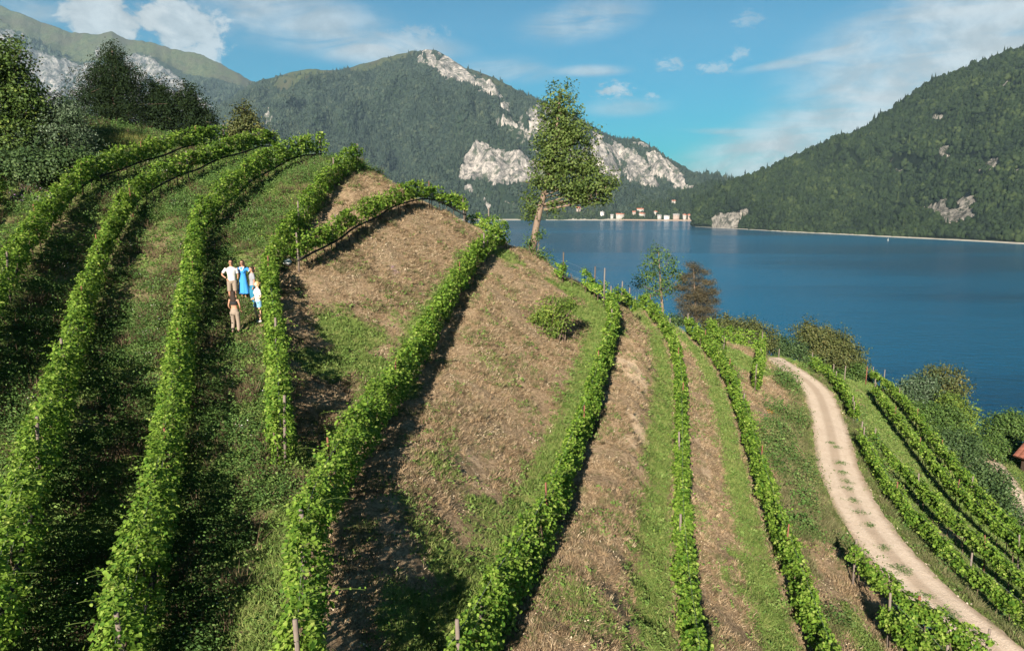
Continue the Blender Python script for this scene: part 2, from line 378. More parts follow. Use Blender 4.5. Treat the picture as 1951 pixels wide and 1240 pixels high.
w = smooth(droad, 2.6, 1.35)
w = smooth(droad, 2.2, 1.05)
ZZ = ZZ*(1-w)+(zroad-0.11)*w
def zfun(x, y):
    x = np.asarray(x, float); y = np.asarray(y, float)
    i = np.clip(np.searchsorted(GX, x)-1, 0, len(GX)-2); j = np.clip(np.searchsorted(GY, y)-1, 0, len(GY)-2)
    fx = np.clip((x-GX[i])/(GX[i+1]-GX[i]), 0, 1); fy = np.clip((y-GY[j])/(GY[j+1]-GY[j]), 0, 1)
    return (ZZ[j, i]*(1-fx)+ZZ[j, i+1]*fx)*(1-fy)+(ZZ[j+1, i]*(1-fx)+ZZ[j+1, i+1]*fx)*fy
def gsample(F, x, y):
    i = np.clip(np.searchsorted(GX, x)-1, 0, len(GX)-2); j = np.clip(np.searchsorted(GY, y)-1, 0, len(GY)-2)
    return F[j, i]
def hit(u, v, y0=6.0, y1=110.0):
    """the ground point seen at a photo position"""
    d = px_dir(u, v); ys = np.arange(y0, y1, 0.1); k = ys/d.y
    z = d.z*k; g = zfun(d.x*k, ys); m = np.nonzero(z < g)[0]
    i = m[0] if len(m) else len(ys)-1
    return np.array((d.x*k[i], ys[i], g[i]))
# ------------------------------------------------------------------ ground sheet
nxg, nyg = len(GX), len(GY)
ii = np.arange(nyg-1)[:, None]*nxg+np.arange(nxg-1)[None]
GF = np.stack([ii, ii+1, ii+nxg+1, ii+nxg], -1).reshape(-1, 4)
PU, PV = to_px(np.stack([XX, YY, ZZ], -1))
front = YY > 4
nz = fbm(XX/1.7, YY/1.7, 4, 21); nz2 = fbm(XX/5.0, YY/5.0, 3, 33); nz3 = fbm(XX/0.5, YY/0.5, 3, 41)
left_id = np.isin(rid, ['r0', 'r1', 'r2', 'r3']) | ((rid == 'r4') & (side > -0.2))
right_id = np.isin(rid, ['r11', 'r12', 'r13', 'r14', 'r15'])
green = np.where(left_id, 0.62+0.7*(nz2-0.5), 0.0)
strip = smooth(side, 0.15, 0.5)*smooth(side, 2.3, 1.0)
green = np.maximum(green, np.where(np.isin(rid, ['r6', 'r7', 'r8', 'r9', 'rb']), strip*(0.75+0.5*(nz-0.5)), 0))
green = np.maximum(green, np.where(right_id, 0.72+0.9*(nz-0.5), 0))
def blob(u, v, r, ys=1.0):
    p = hit(u, v); d = np.hypot(XX-p[0], (YY-p[1])/ys)+r*1.1*(nz-0.5)+r*0.5*(nz3-0.5)
    return smooth(d, r, r*0.45)*front
for u, v, r, a in [(650, 640, 2.2, .95), (690, 690, 2.2, .9), (620, 690, 1.8, .8), (720, 640, 1.6, .6), (760, 610, 1.6, .5), (560, 870, 1.6, .8), (860, 1090, 1.5, .7), (820, 1170, 1.2, .7), (900, 1000, 1.0, .55), (780, 960, .8, .5), (850, 860, .8, .45), (1120, 560, 3.0, .9), (1130, 600, 2.6, .8), (1400, 680, 4, .95), (1410, 640, 3, .9), (1340, 650, 2, .7), (970, 490, 1.6, .7), (640, 590, 1.0, .5), (1060, 850, 1.1, .5), (930, 1080, 1.0, .5), (1380, 1090, .7, .7), (1400, 1060, .6, .7), (800, 690, 1.2, .7), (740, 740, 1.4, .8), (880, 1200, 1.2, .6), (850, 1060, 2.0, .62), (940, 990, 1.6, .6), (810, 1230, 1.6, .7), (700, 1000, .9, .45), (840, 900, 1.2, .45), (1090, 1140, 1.3, .5), (1200, 1020, .9, .4), (1400, 1120, 1.0, .6), (1430, 1010, .8, .45), (760, 720, 1.4, .5), (1000, 780, 1.2, .4), (930, 690, 1.3, .42), (1330, 980, .9, .4)]:
    green = np.maximum(green, a*blob(u, v, r))
bare = 0.15*smooth(nz, 0.55, 0.75)
for u, v, r, ys, a in [(1205, 710, 1.1, 2.6, .95), (1200, 670, .9, 2, .6), (1225, 830, 1.4, 2, .75), (1205, 850, .9, 2, .6), (1345, 890, 1.0, 1.6, .6), (1370, 770, 1.2, 2.0, .6), (1340, 840, .9, 1.6, .6), (1085, 595, 1.0, 1.0, .5), (880, 860, .9, 1, .5), (940, 950, .6, 1, .4), (1560, 960, .8, 2, .6), (1545, 880, .6, 2, .6), (1520, 800, .6, 3, .6), (890, 960, .5, 1, .5), (760, 985, .5, 1, .5)]:
    bare = np.maximum(bare, a*blob(u, v, r, ys))
brush = np.zeros(shp)                                    # the scrubby bank above the road
bank = (rid == 'r9') & (side < -0.8) & (droad > 1.05) | (droad < 2.6) & (droad > 1.05) & (YY < 62)
brush = np.where(bank, smooth(nz2*0.6+nz*0.5, 0.42, 0.58), 0)
lush_shade = np.where(left_id, 0.55+0.45*smooth(nz2, 0.35, 0.6), 0.0)  # dense weeds, with shade of the left rows added into the ground colour
pale = np.zeros(shp)
for u, v, r in [(680, 560, 2.2), (740, 500, 2.5), (720, 610, 1.6), (800, 470, 2), (660, 600, 1.5), (1440, 930, 1), (900, 800, 1.5), (960, 700, 1.5)]: pale = np.maximum(pale, blob(u, v, r))
outside = smooth(np.hypot(XX, YY-40), 70, 110)
green = np.maximum(np.clip(green, 0, 1), outside*0.8)

m, k, b = mat_new('vineyard_ground')
tcg = k.new('ShaderNodeTexCoord').outputs['Object']
A_ = lambda n: k.new('ShaderNodeAttribute', attribute_name=n).outputs['Fac']
n1 = k.noise(tcg, 1.3, 8, 0.68); n2 = k.noise(k.mapping(tcg, scale=(1, 1, 2.2)), 7, 6, 0.72, 0.6); n3 = k.noise(tcg, 24, 5, 0.7); n4 = k.noise(k.mapping(tcg, loc=(4, 9, 1)), 3.1, 6, 0.7)
dry = k.mix(k.ss(n2, 0.36, 0.62), (0.145, 0.100, 0.060), (0.32, 0.232, 0.148))
dry = k.mix(k.m('MULTIPLY', k.ss(n3, 0.52, 0.72), k.m('ADD', 0.2, k.m('MULTIPLY', A_('pale'), 0.5))), dry, (0.43, 0.36, 0.245))
dry = k.mix(k.m('MULTIPLY', k.ss(n4, 0.52, 0.7), 0.75), dry, (0.125, 0.125, 0.045))
soil = k.mix(n2, (0.36, 0.255, 0.165), (0.52, 0.40, 0.28))
base = k.mix(k.ss(k.m('ADD', A_('bare'), k.m('MULTIPLY', k.m('SUBTRACT', n1, 0.5), 1.1)), 0.35, 0.75), dry, soil)
gr = k.mix(k.ss(n3, 0.35, 0.68), (0.075, 0.125, 0.024), (0.185, 0.245, 0.065))
gr = k.mix(k.ss(n1, 0.45, 0.7), gr, (0.21, 0.225, 0.075))
base = k.mix(k.ss(k.m('ADD', A_('green'), k.m('ADD', k.m('MULTIPLY', k.m('SUBTRACT', n2, 0.5), 1.4), k.m('MULTIPLY', k.m('SUBTRACT', n4, 0.5), 0.8))), 0.38, 0.72), base, gr)
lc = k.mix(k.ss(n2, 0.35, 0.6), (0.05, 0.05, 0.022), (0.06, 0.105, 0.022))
base = k.mix(k.m('MULTIPLY', A_('lush_shade'), 0.75), base, lc)
bc = k.mix(k.ss(n2, 0.4, 0.6), (0.14, 0.105, 0.06), (0.10, 0.115, 0.04))
base = k.mix(k.m('MULTIPLY', A_('brush'), 0.8), base, bc)
k.put(b.inputs['Base Color'], base); b.inputs['Roughness'].default_value = 0.95; b.inputs['Specular IOR Level'].default_value = 0.1
bp = k.new('ShaderNodeBump'); bp.inputs['Strength'].default_value = 0.9; bp.inputs['Distance'].default_value = 0.12
k.put(bp.inputs['Height'], k.m('ADD', n2, k.m('MULTIPLY', n3, 0.5))); k.l.new(bp.outputs[0], b.inputs['Normal'])
MAT['ground'] = m
ground = tag(mesh_np('ground', np.stack([XX, YY, ZZ], -1).reshape(-1, 3), GF, m, smooth_=True), kind='structure')
for nme, f in (('green', green), ('bare', bare), ('brush', brush), ('lush_shade', lush_shade), ('pale', pale)): attr(ground, nme, f.ravel())
# ------------------------------------------------------------------ dirt road, lower path
def strip_mesh(name, P_, hw, lift, mat, nacross=9, seed=0):
    Pd = resample(P_[::2], 0.25); L = left_of(Pd); s_ = np.arange(len(Pd))*0.25
    w = np.linspace(-1, 1, nacross)
    jit = np.stack([hw*(1+0.22*(fbm(s_/1.3, s_*0+3, 3, seed)-0.5)+0.10*(vnoise(s_/0.4, s_*0, seed+4)-0.5)), hw*(1+0.22*(fbm(s_/1.3, s_*0+9, 3, seed+1)-0.5)+0.10*(vnoise(s_/0.4, s_*0, seed+5)-0.5))], 1)
    off = np.where(w[None] < 0, w[None]*jit[:, :1], w[None]*jit[:, 1:])
    x = Pd[:, 0:1]+L[:, 0:1]*off; y = Pd[:, 1:2]+L[:, 1:2]*off
    z = np.maximum(zfun(x.ravel(), y.ravel()).reshape(x.shape)+0.012, Pd[:, 2:3]+lift-0.05*np.abs(off/hw)**4)
    z = z+0.035*(fbm(x/0.8, y/0.8, 3, 5)-0.5)-0.03*np.exp(-((np.abs(off)-0.5)/0.18)**2)
    v = np.stack([x, y, z], -1).reshape(-1, 3); n, mcol = x.shape
    i = np.arange(n-1)[:, None]*mcol+np.arange(mcol-1)[None]
    q = np.stack([i, i+1, i+mcol+1, i+mcol], -1).reshape(-1, 4)
    o = mesh_np(name, v, q[:, ::-1], mat, smooth_=True); attr(o, 'across', np.broadcast_to(np.abs(off/hw), x.shape).ravel()); return o
m, k, b = mat_new('dirt_road')
g = k.new('ShaderNodeTexCoord').outputs['Object']; ac = k.new('ShaderNodeAttribute', attribute_name='across').outputs['Fac']
a1 = k.noise(g, 1.1, 7, 0.65, 0.4); a2 = k.noise(g, 14, 5, 0.7); a3 = k.noise(g, 3.5, 5, 0.7)
c = k.mix(a1, (0.35, 0.265, 0.195), (0.56, 0.455, 0.36)); c = k.mix(k.m('MULTIPLY', k.ss(a2, 0.45, 0.75), 0.6), c, (0.66, 0.57, 0.48))
c = k.mix(k.m('MULTIPLY', k.ss(a3, 0.5, 0.72), 0.5), c, (0.31, 0.235, 0.165))
c = k.mix(k.ss(k.m('ADD', ac, k.m('MULTIPLY', k.m('SUBTRACT', a3, 0.5), 0.7)), 0.8, 1.1), c, (0.29, 0.215, 0.145))
rut = k.m('ABSOLUTE', k.m('SUBTRACT', k.m('ADD', ac, k.m('MULTIPLY', k.m('SUBTRACT', a3, 0.5), 0.25)), 0.5))
c = k.mix(k.ss(rut, 0.14, 0.4, 0.0, 0.55), c, (0.26, 0.19, 0.13))
k.put(b.inputs['Base Color'], c); b.inputs['Roughness'].default_value = 0.95
bp = k.new('ShaderNodeBump'); bp.inputs['Strength'].default_value = 0.7; bp.inputs['Distance'].default_value = 0.05; k.put(bp.inputs['Height'], k.m('ADD', a2, a3)); k.l.new(bp.outputs[0], b.inputs['Normal'])
road = tag(strip_mesh('dirt_road', ROAD3, 1.12, 0.0, m, 11), kind='structure')
path = tag(strip_mesh('gravel_path', PATH3, 1.0, 0.03, m, 7, 50), kind='structure')
# ------------------------------------------------------------------ lake
m, k, b = mat_new('lake_water')
g = k.new('ShaderNodeTexCoord').outputs['Object']
big = k.noise(k.mapping(g, scale=(0.0011, 0.0042, 1), rot=(0, 0, R(8))), 1.0, 5, 0.6, 0.6)
w1 = k.noise(k.mapping(g, scale=(0.16, 0.34, 1), rot=(0, 0, R(-14))), 1.0, 4, 0.6, 0.3); w2 = k.noise(k.mapping(g, scale=(0.5, 1.0, 1), rot=(0, 0, R(20))), 1.0, 4, 0.6)
w3 = k.noise(k.mapping(g, scale=(0.03, 0.075, 1)), 1.0, 5, 0.6)
hgt = k.m('ADD', k.m('ADD', w1, k.m('MULTIPLY', w2, 0.4)), k.m('MULTIPLY', w3, 1.6))
bp = k.new('ShaderNodeBump'); bp.inputs['Distance'].default_value = 2.0
k.put(bp.inputs['Strength'], k.ss(big, 0.38, 0.62, 0.42, 0.24)); k.put(bp.inputs['Height'], hgt); k.l.new(bp.outputs[0], b.inputs['Normal'])
k.put(b.inputs['Base Color'], k.mix(k.ss(big, 0.42, 0.6), (0.000, 0.036, 0.082), (0.000, 0.058, 0.120)))
b.inputs['IOR'].default_value = 1.33; b.inputs['Specular IOR Level'].default_value = 0.5; k.put(b.inputs['Roughness'], k.ss(big, 0.38, 0.62, 0.14, 0.26))
S_ = 7000.0
xs = np.linspace(-S_, S_, 29); X_, Y_ = np.meshgrid(xs, xs); i_ = np.arange(28)[:, None]*29+np.arange(28)[None]
lake = tag(mesh_np('lake', np.stack([X_, Y_, X_*0+LAKE_Z], -1).reshape(-1, 3), np.stack([i_, i_+1, i_+30, i_+29], -1).reshape(-1, 4), m), kind='structure')
# ------------------------------------------------------------------ mountains
def poly_in(px, py, poly):
    c = np.zeros(px.shape, bool); n = len(poly)
    for i in range(n):
        x1, y1 = poly[i]; x2, y2 = poly[(i+1) % n]
        if y1 == y2: continue
        c ^= ((y1 > py) != (y2 > py)) & (px < (x2-x1)*(py-y1)/(y2-y1)+x1)
    return c
def mat_mountain(name, forest_a, forest_b, rock_a, rock_b, sc_=0.02):
    m, k, b = mat_new(name)
    g = k.new('ShaderNodeTexCoord').outputs['Object']; A = lambda n: k.new('ShaderNodeAttribute', attribute_name=n).outputs['Fac']
    n1 = k.noise(g, sc_*0.5, 8, 0.62); n2 = k.noise(g, sc_*3, 7, 0.7); n3 = k.noise(k.mapping(g, scale=(1, 1, 0.35)), sc_*1.6, 8, 0.72, 0.8)
    f = k.mix(k.ss(n2, 0.35, 0.65), forest_a, forest_b)
    n4 = k.noise(k.mapping(g, scale=(1, 1, 0.25)), sc_*5, 7, 0.75, 1.0)
    r = k.mix(k.ss(k.m('ADD', k.m('MULTIPLY', n3, 0.5), k.m('MULTIPLY', n4, 0.5)), 0.42, 0.60), rock_a, rock_b); r = k.mix(k.m('MULTIPLY', k.ss(n2, 0.50, 0.60), 0.8), r, forest_b)  # dark rock tone paints shaded crevices into the colour, by noise
    md = k.mix(k.ss(n2, 0.35, 0.65), (0.034, 0.046, 0.022), (0.066, 0.074, 0.034)); md = k.mix(k.ss(n1, 0.45, 0.62), md, (0.052, 0.050, 0.030))
    c = k.mix(k.ss(k.m('ADD', A('meadow'), k.m('MULTIPLY', k.m('SUBTRACT', n2, 0.5), 0.5)), 0.42, 0.58), f, md)
    c = k.mix(k.ss(k.m('ADD', A('rock'), k.m('MULTIPLY', k.m('SUBTRACT', n3, 0.5), 0.9)), 0.42, 0.56), c, r)
    k.put(b.inputs['Base Color'], c); b.inputs['Roughness'].default_value = 0.95; b.inputs['Specular IOR Level'].default_value = 0.05
    bp = k.new('ShaderNodeBump'); bp.inputs['Strength'].default_value = 1.0; bp.inputs['Distance'].default_value = 9.0
    k.put(bp.inputs['Height'], k.m('ADD', k.m('ADD', n3, n4), k.m('MULTIPLY', n2, 0.6))); k.l.new(bp.outputs[0], b.inputs['Normal'])
    return m
def mountain(name, ridge, base, nu, nt, amp, lam, seed, mat, rocks=(), meadows=(), pw=1.12, rough_ridge=6.0, back=1.0, rocky=0.0):
    ridge = np.array(ridge, float); u = np.linspace(ridge[0, 0], ridge[-1, 0], nu)
    rv, rY = np.interp(u, ridge[:, 0], ridge[:, 1]), np.interp(u, ridge[:, 0], ridge[:, 2])
    base = np.array(base, float); bY = np.interp(u, base[:, 0], base[:, 1])
    top = np.array([at(a, b_, c_) for a, b_, c_ in zip(u, rv, rY)])
    top[:, 2] += rough_ridge*(fbm(u/9, u*0, 4, seed+3)-0.5)*2
    bot = np.array([at(a, 418, c_) for a, c_ in zip(u, bY)]); bot[:, 2] = LAKE_Z-4
    tt = np.concatenate([np.linspace(0, 1, nt), 1+np.linspace(0, 1, nt//3+1)[1:]])
    V = np.zeros((len(tt), nu, 3))
    for i, t_ in enumerate(tt):
        if t_ <= 1:
            p = bot*(1-t_)+top*t_; p[:, 2] = bot[:, 2]+(top[:, 2]-bot[:, 2])*t_**pw
        else:
            q = t_-1; dirn = top-bot; dirn[:, 2] = 0
            p = top+dirn*q*back; p[:, 2] = top[:, 2]+(LAKE_Z-10-top[:, 2])*(q**1.3)
        V[i] = p
    env = np.where(tt <= 1, np.sin(np.pi*np.clip(tt, 0, 1))**0.8*(1-0.25*tt)+0.02, np.sin(np.pi*np.clip(tt-1, 0, 1))*0.8)[:, None]
    x, y = V[..., 0], V[..., 1]
    wx = 0.6*lam*(fbm(x/lam, y/lam, 3, seed+60)-0.5)
    rg = 1-np.abs(2*fbm((x+wx)/lam, (y-wx)/lam*0.55, 5, seed, 0.48)-1)*1.6
    rg2 = 1-np.abs(2*fbm((x+wx)/lam*3.1, y/lam*1.9, 4, seed+9, 0.5)-1)*1.6
    rg3 = 1-np.abs(2*fbm((x+wx)/lam*8, y/lam*5, 3, seed+19, 0.5)-1)*1.6
    V[..., 2] += env*amp*((rg-0.62)+0.36*(rg2-0.6)+0.13*(rg3-0.6))
    pu, pv = to_px(V)
    ju = pu+26*(fbm(x/(lam*.3), y/(lam*.3), 4, seed+70)-0.5)+10*(fbm(x/(lam*.07), y/(lam*.07), 3, seed+71)-0.5)
    jv = pv+26*(fbm(x/(lam*.3), y/(lam*.3), 4, seed+80)-0.5)+10*(fbm(x/(lam*.07), y/(lam*.07), 3, seed+81)-0.5)
    rock = np.zeros(x.shape); mead = np.zeros(x.shape)
    brk = 0.55*fbm((x+0.3*V[..., 2])/(lam*.05), V[..., 2]/(lam*.12), 4, seed+90, 0.6)+0.45*fbm(x/(lam*.3), V[..., 2]/(lam*.3), 3, seed+92)
    for pl, a in rocks: rock = np.maximum(rock, poly_in(ju, jv, pl)*min(1, a*1.4)*smooth(brk, 0.62-0.32*a, 0.72-0.32*a))
    for pl, a in meadows: mead = np.maximum(mead, poly_in(pu*0.6+ju*0.4, pv*0.6+jv*0.4, pl)*a)
    if rocky: rock = np.maximum(rock, rocky*smooth(brk*0.55+rg2*0.5, 0.70, 0.80))
    fr = (tt <= 1.0)[:, None]; rock = rock*fr; mead = np.where(fr, mead, np.broadcast_to(mead[nt-1][None], x.shape))
    V[..., 2] += rock*amp*0.22*(fbm(x/(lam*.10), y/(lam*.10), 4, seed+95)-0.4)*np.minimum(env*3, 1)
    n = len(tt); i = np.arange(n-1)[:, None]*nu+np.arange(nu-1)[None]
    q = np.stack([i, i+1, i+nu+1, i+nu], -1).reshape(-1, 4)
    o = mesh_np(name, V.reshape(-1, 3), q, mat, smooth_=True); attr(o, 'rock', rock.ravel()); attr(o, 'meadow', mead.ravel()); tag(o, kind='structure')
    return dict(o=o, V=V, rock=rock, mead=mead, nt=nt)
RA, RB_ = (0.10, 0.095, 0.09), (0.42, 0.375, 0.34)
MAT['m_far'] = mat_mountain('far_mountain', (0.010, 0.018, 0.014), (0.022, 0.032, 0.020), (0.045, 0.05, 0.056), (0.26, 0.245, 0.235), 0.012)  # blue-grey dark rock tone puts the cliff shadows into the colour
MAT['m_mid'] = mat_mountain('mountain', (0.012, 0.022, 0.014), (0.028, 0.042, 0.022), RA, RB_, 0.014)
MAT['m_near'] = mat_mountain('near_mountain', (0.005, 0.009, 0.005), (0.012, 0.020, 0.008), (0.09, 0.085, 0.075), (0.36, 0.325, 0.285), 0.03)  # forest floor painted near black so gaps between crowns read as shadow
M1 = mountain('mountain_massif', [(-520, 60, 5200), (-300, -40, 5200), (-120, -10, 5100), (-40, -8, 5000), (0, 10, 5000), (22, 22, 4950), (45, 28, 4900), (80, 44, 4900), (110, 52, 4850), (135, 62, 4850), (185, 65, 4800), (212, 60, 4800), (240, 74, 4800), (300, 84, 4800), (345, 97, 4800), (380, 102, 4800), (420, 122, 4750), (450, 138, 4700), (482, 156, 4700), (540, 190, 4600), (640, 260, 4500), (760, 330, 4300)],
    [(-520, 3200), (760, 3200)], 380, 150, 230, 520, 11, MAT['m_far'],
    rocks=[([(-20, 55), (30, 62), (75, 95), (130, 120), (150, 170), (110, 190), (60, 170), (0, 130), (-20, 100)], 1), ([(60, 110), (160, 130), (200, 200), (120, 230), (60, 200)], .9), ([(240, 108), (285, 104), (300, 120), (330, 150), (365, 180), (400, 200), (440, 232), (420, 245), (380, 215), (320, 175), (280, 150), (240, 135)], 1), ([(185, 78), (195, 95), (190, 120), (180, 110)], .9), ([(390, 215), (430, 225), (440, 245), (405, 240)], 1), ([(-20, 60), (60, 85), (150, 125), (235, 128), (300, 118), (380, 190), (450, 245), (400, 275), (150, 290), (-20, 260)], .8)],
    meadows=[([(-600, -200), (0, -20), (210, 45), (350, 85), (445, 132), (490, 156), (478, 170), (420, 152), (350, 140), (300, 112), (270, 98), (215, 118), (140, 118), (90, 96), (40, 60), (0, 55), (-600, 60)], 1)], rocky=0.15, pw=1.0, rough_ridge=10)
M2 = mountain('mountain_peak', [(330, 250, 3300), (420, 205, 3350), (475, 160, 3400), (500, 150, 3400), (528, 145, 3400), (560, 136, 3400), (592, 130, 3400), (620, 134, 3400), (648, 134, 3400), (700, 120, 3350), (752, 106, 3300), (785, 97, 3300), (815, 95, 3300), (832, 97, 3280), (858, 112, 3250), (885, 130, 3200), (915, 138, 3150), (945, 150, 3100), (985, 172, 3050), (1030, 196, 3000), (1060, 206, 2950), (1100, 226, 2900), (1150, 252, 2850), (1172, 262, 2830), (1195, 264, 2820), (1218, 264, 2800), (1240, 278, 2780), (1270, 300, 2760), (1310, 332, 2740), (1348, 352, 2720), (1400, 385, 2700), (1440, 410, 2650)],
    [(330, 1900), (880, 1860), (1000, 1840), (1440, 1840)], 520, 185, 230, 400, 23, MAT['m_mid'],
    rocks=[([(795, 105), (812, 92), (845, 100), (880, 128), (912, 150), (945, 172), (972, 195), (950, 188), (915, 172), (880, 160), (848, 148), (825, 132), (800, 128)], 1.0), ([(868, 335), (895, 292), (912, 276), (930, 275), (940, 298), (985, 294), (1015, 305), (1040, 320), (1040, 348), (985, 356), (930, 352), (905, 338)], 1), ([(955, 198), (968, 200), (970, 208), (958, 208)], 1), ([(955, 222), (985, 228), (988, 238), (960, 236)], .9), ([(1005, 205), (1022, 212), (1045, 232), (1048, 262), (1022, 250), (1008, 228)], .95), ([(1010, 190), (1050, 208), (1060, 222), (1020, 205)], .8), ([(1125, 250), (1160, 262), (1205, 300), (1240, 330), (1262, 360), (1222, 360), (1165, 342), (1120, 310)], .95), ([(1196, 268), (1222, 268), (1240, 280), (1215, 284)], .8), ([(1222, 298), (1262, 300), (1300, 330), (1325, 360), (1285, 350), (1240, 330)], .75), ([(885, 352), (900, 352), (898, 366), (882, 362)], 1), ([(918, 382), (935, 392), (932, 402), (922, 396)], .9), ([(500, 205), (560, 200), (540, 250), (505, 245)], .35), ([(1280, 340), (1300, 345), (1305, 360), (1285, 358)], .8), ([(935, 185), (1060, 212), (1200, 285), (1335, 352), (1250, 364), (1130, 330), (1040, 300), (905, 235)], .33), ([(862, 260), (960, 262), (1060, 300), (1060, 380), (960, 400), (870, 375)], .27)],
    meadows=[([(515, 170), (535, 142), (590, 120), (700, 108), (770, 92), (800, 92), (785, 108), (745, 122), (700, 142), (672, 143), (655, 130), (622, 148), (590, 150), (560, 172), (540, 178)], 1), ([(880, 125), (920, 130), (990, 168), (985, 178), (930, 160)], .9), ([(752, 320), (770, 316), (772, 326), (758, 328)], .9)], pw=1.05, rough_ridge=4)
M3 = mountain('lakeside_hills', [(990, 412, 1960), (1040, 400, 2000), (1090, 388, 2050), (1140, 376, 2100), (1180, 364, 2150), (1215, 358, 2200), (1250, 368, 2200), (1290, 372, 2150), (1330, 356, 2100), (1365, 350, 2000), (1420, 352, 2000), (1500, 360, 2000)],
    [(990, 1790), (1180, 1790), (1260, 1780), (1330, 1740), (1420, 1700), (1500, 1700)], 200, 50, 14, 130, 41, MAT['m_mid'],
    meadows=[([(1165, 392), (1178, 380), (1200, 372), (1212, 380), (1206, 390), (1195, 392), (1190, 398)], 1), ([(1060, 398), (1130, 392), (1150, 402), (1140, 412), (1050, 412)], .8), ([(1235, 384), (1260, 378), (1262, 384), (1240, 388)], .9), ([(1160, 402), (1200, 402), (1200, 412), (1160, 412)], .7), ([(1290, 400), (1320, 402), (1320, 412), (1290, 412)], .5)], pw=0.9, rough_ridge=2, back=1.5)
M4 = mountain('wooded_mountainside', [(1318, 428, 1440), (1332, 408, 1450), (1345, 382, 1470), (1358, 366, 1480), (1400, 352, 1500), (1440, 336, 1520), (1475, 322, 1530), (1510, 304, 1540), (1540, 291, 1550), (1575, 277, 1560), (1620, 262, 1570), (1650, 244, 1570), (1700, 213, 1570), (1745, 182, 1570), (1780, 160, 1570), (1815, 146, 1570), (1860, 128, 1570), (1900, 112, 1570), (1951, 95, 1570), (2050, 60, 1580), (2250, -10, 1600), (2600, -60, 1650)],
    [(1318, 1425), (1345, 1390), (1420, 1300), (1500, 1204), (1700, 1050), (1951, 900), (2150, 810), (2600, 650)], 480, 140, 105, 250, 57, MAT['m_near'],
    rocks=[([(1345, 432), (1352, 418), (1385, 410), (1418, 402), (1424, 412), (1400, 436), (1370, 438), (1350, 438)], .95), ([(1755, 405), (1775, 392), (1800, 385), (1850, 365), (1858, 385), (1862, 412), (1835, 432), (1800, 442), (1790, 425)], .95), ([(1862, 312), (1880, 305), (1910, 322), (1905, 332), (1870, 326)], .85), ([(1790, 280), (1810, 272), (1806, 300), (1795, 302)], .7), ([(1705, 420), (1722, 418), (1715, 440), (1706, 440)], .8), ([(1775, 225), (1800, 212), (1802, 222), (1780, 235)], .8), ([(1905, 160), (1915, 160), (1912, 172)], .7), ([(1700, 330), (1720, 322), (1718, 336)], .8), ([(1925, 318), (1951, 320), (1951, 335), (1935, 330)], .8), ([(1560, 260), (1951, 130), (1951, 440), (1700, 440)], .22)], pw=1.0, rough_ridge=5, rocky=0.35)
# ------------------------------------------------------------------ woods on the far slopes (one mass each, instanced tree crowns)
def gn_group(name, protos):
    ng = bpy.data.node_groups.new(name, 'GeometryNodeTree')
    ng.interface.new_socket('Geometry', in_out='INPUT', socket_type='NodeSocketGeometry'); ng.interface.new_socket('Geometry', in_out='OUTPUT', socket_type='NodeSocketGeometry')
    k = NT(ng); gi = k.new('NodeGroupInput'); go = k.new('NodeGroupOutput'); j = k.new('GeometryNodeJoinGeometry')
    for p in reversed(protos):
        oi = k.new('GeometryNodeObjectInfo'); oi.inputs['Object'].default_value = p; oi.inputs['As Instance'].default_value = False
        gt = k.new('GeometryNodeGeometryToInstance'); k.l.new(oi.outputs['Geometry'], gt.inputs[0]); k.l.new(gt.outputs[0], j.inputs[0])
    ip = k.new('GeometryNodeInstanceOnPoints'); k.l.new(gi.outputs[0], ip.inputs['Points']); k.l.new(j.outputs[0], ip.inputs['Instance']); ip.inputs['Pick Instance'].default_value = True
    for nm, dt, sk in (('rot', 'FLOAT_VECTOR', 'Rotation'), ('scl', 'FLOAT_VECTOR', 'Scale'), ('pick', 'INT', 'Instance Index')):
        na = k.new('GeometryNodeInputNamedAttribute', data_type=dt); na.inputs['Name'].default_value = nm
        k.l.new(next(o_ for o_ in na.outputs if o_.enabled), ip.inputs[sk])
    k.l.new(ip.outputs[0], go.inputs[0]); return ng
def scatter(name, pts, rot, scl, pick, ng, parent=None):
    me = bpy.data.meshes.new(name); n = len(pts); me.vertices.add(n); me.vertices.foreach_set('co', np.asarray(pts, np.float32).ravel())
    for nm, typ, key, val in (('rot', 'FLOAT_VECTOR', 'vector', rot), ('scl', 'FLOAT_VECTOR', 'vector', scl), ('pick', 'INT', 'value', pick)):
        a = me.attributes.new(nm, typ, 'POINT'); a.data.foreach_set(key, np.asarray(val, np.int32 if typ == 'INT' else np.float32).ravel())
    o = bpy.data.objects.new(name, me); COL.objects.link(o)
    md = o.modifiers.new('scatter', 'NODES'); md.node_group = ng
    if parent: o.parent = parent
    return tag(o, kind='stuff')
def proto(name, v, f, mat):
    o = mesh_np(name, v, f, mat); COL.objects.unlink(o); return o
def ico(sub):
    bm = bmesh.new(); bmesh.ops.create_icosphere(bm, subdivisions=sub, radius=1.0)
    v = np.array([q.co[:] for q in bm.verts]); f = np.array([[q.index for q in p.verts] for p in bm.faces]); bm.free(); return v, f
def mat_wood(name, a, b_, c):
    m, k, b = mat_new(name)
    oi = k.new('ShaderNodeObjectInfo'); g = k.new('ShaderNodeNewGeometry').outputs['Position']
    pn = k.noise(g, 0.012, 4, 0.6); f = k.m('ADD', k.m('MULTIPLY', oi.outputs['Random'], 0.6), k.m('MULTIPLY', k.m('SUBTRACT', pn, 0.3), 1.1))
    col = k.mix(k.ss(f, 0.1, 0.55), a, b_); col = k.mix(k.ss(f, 0.62, 1.0), col, c)
    k.put(b.inputs['Base Color'], col); b.inputs['Roughness'].default_value = 0.8; b.inputs['Specular IOR Level'].default_value = 0.1
    return m
MAT['wood'] = mat_wood('woods', (0.005, 0.010, 0.0045), (0.012, 0.021, 0.007), (0.034, 0.047, 0.015))
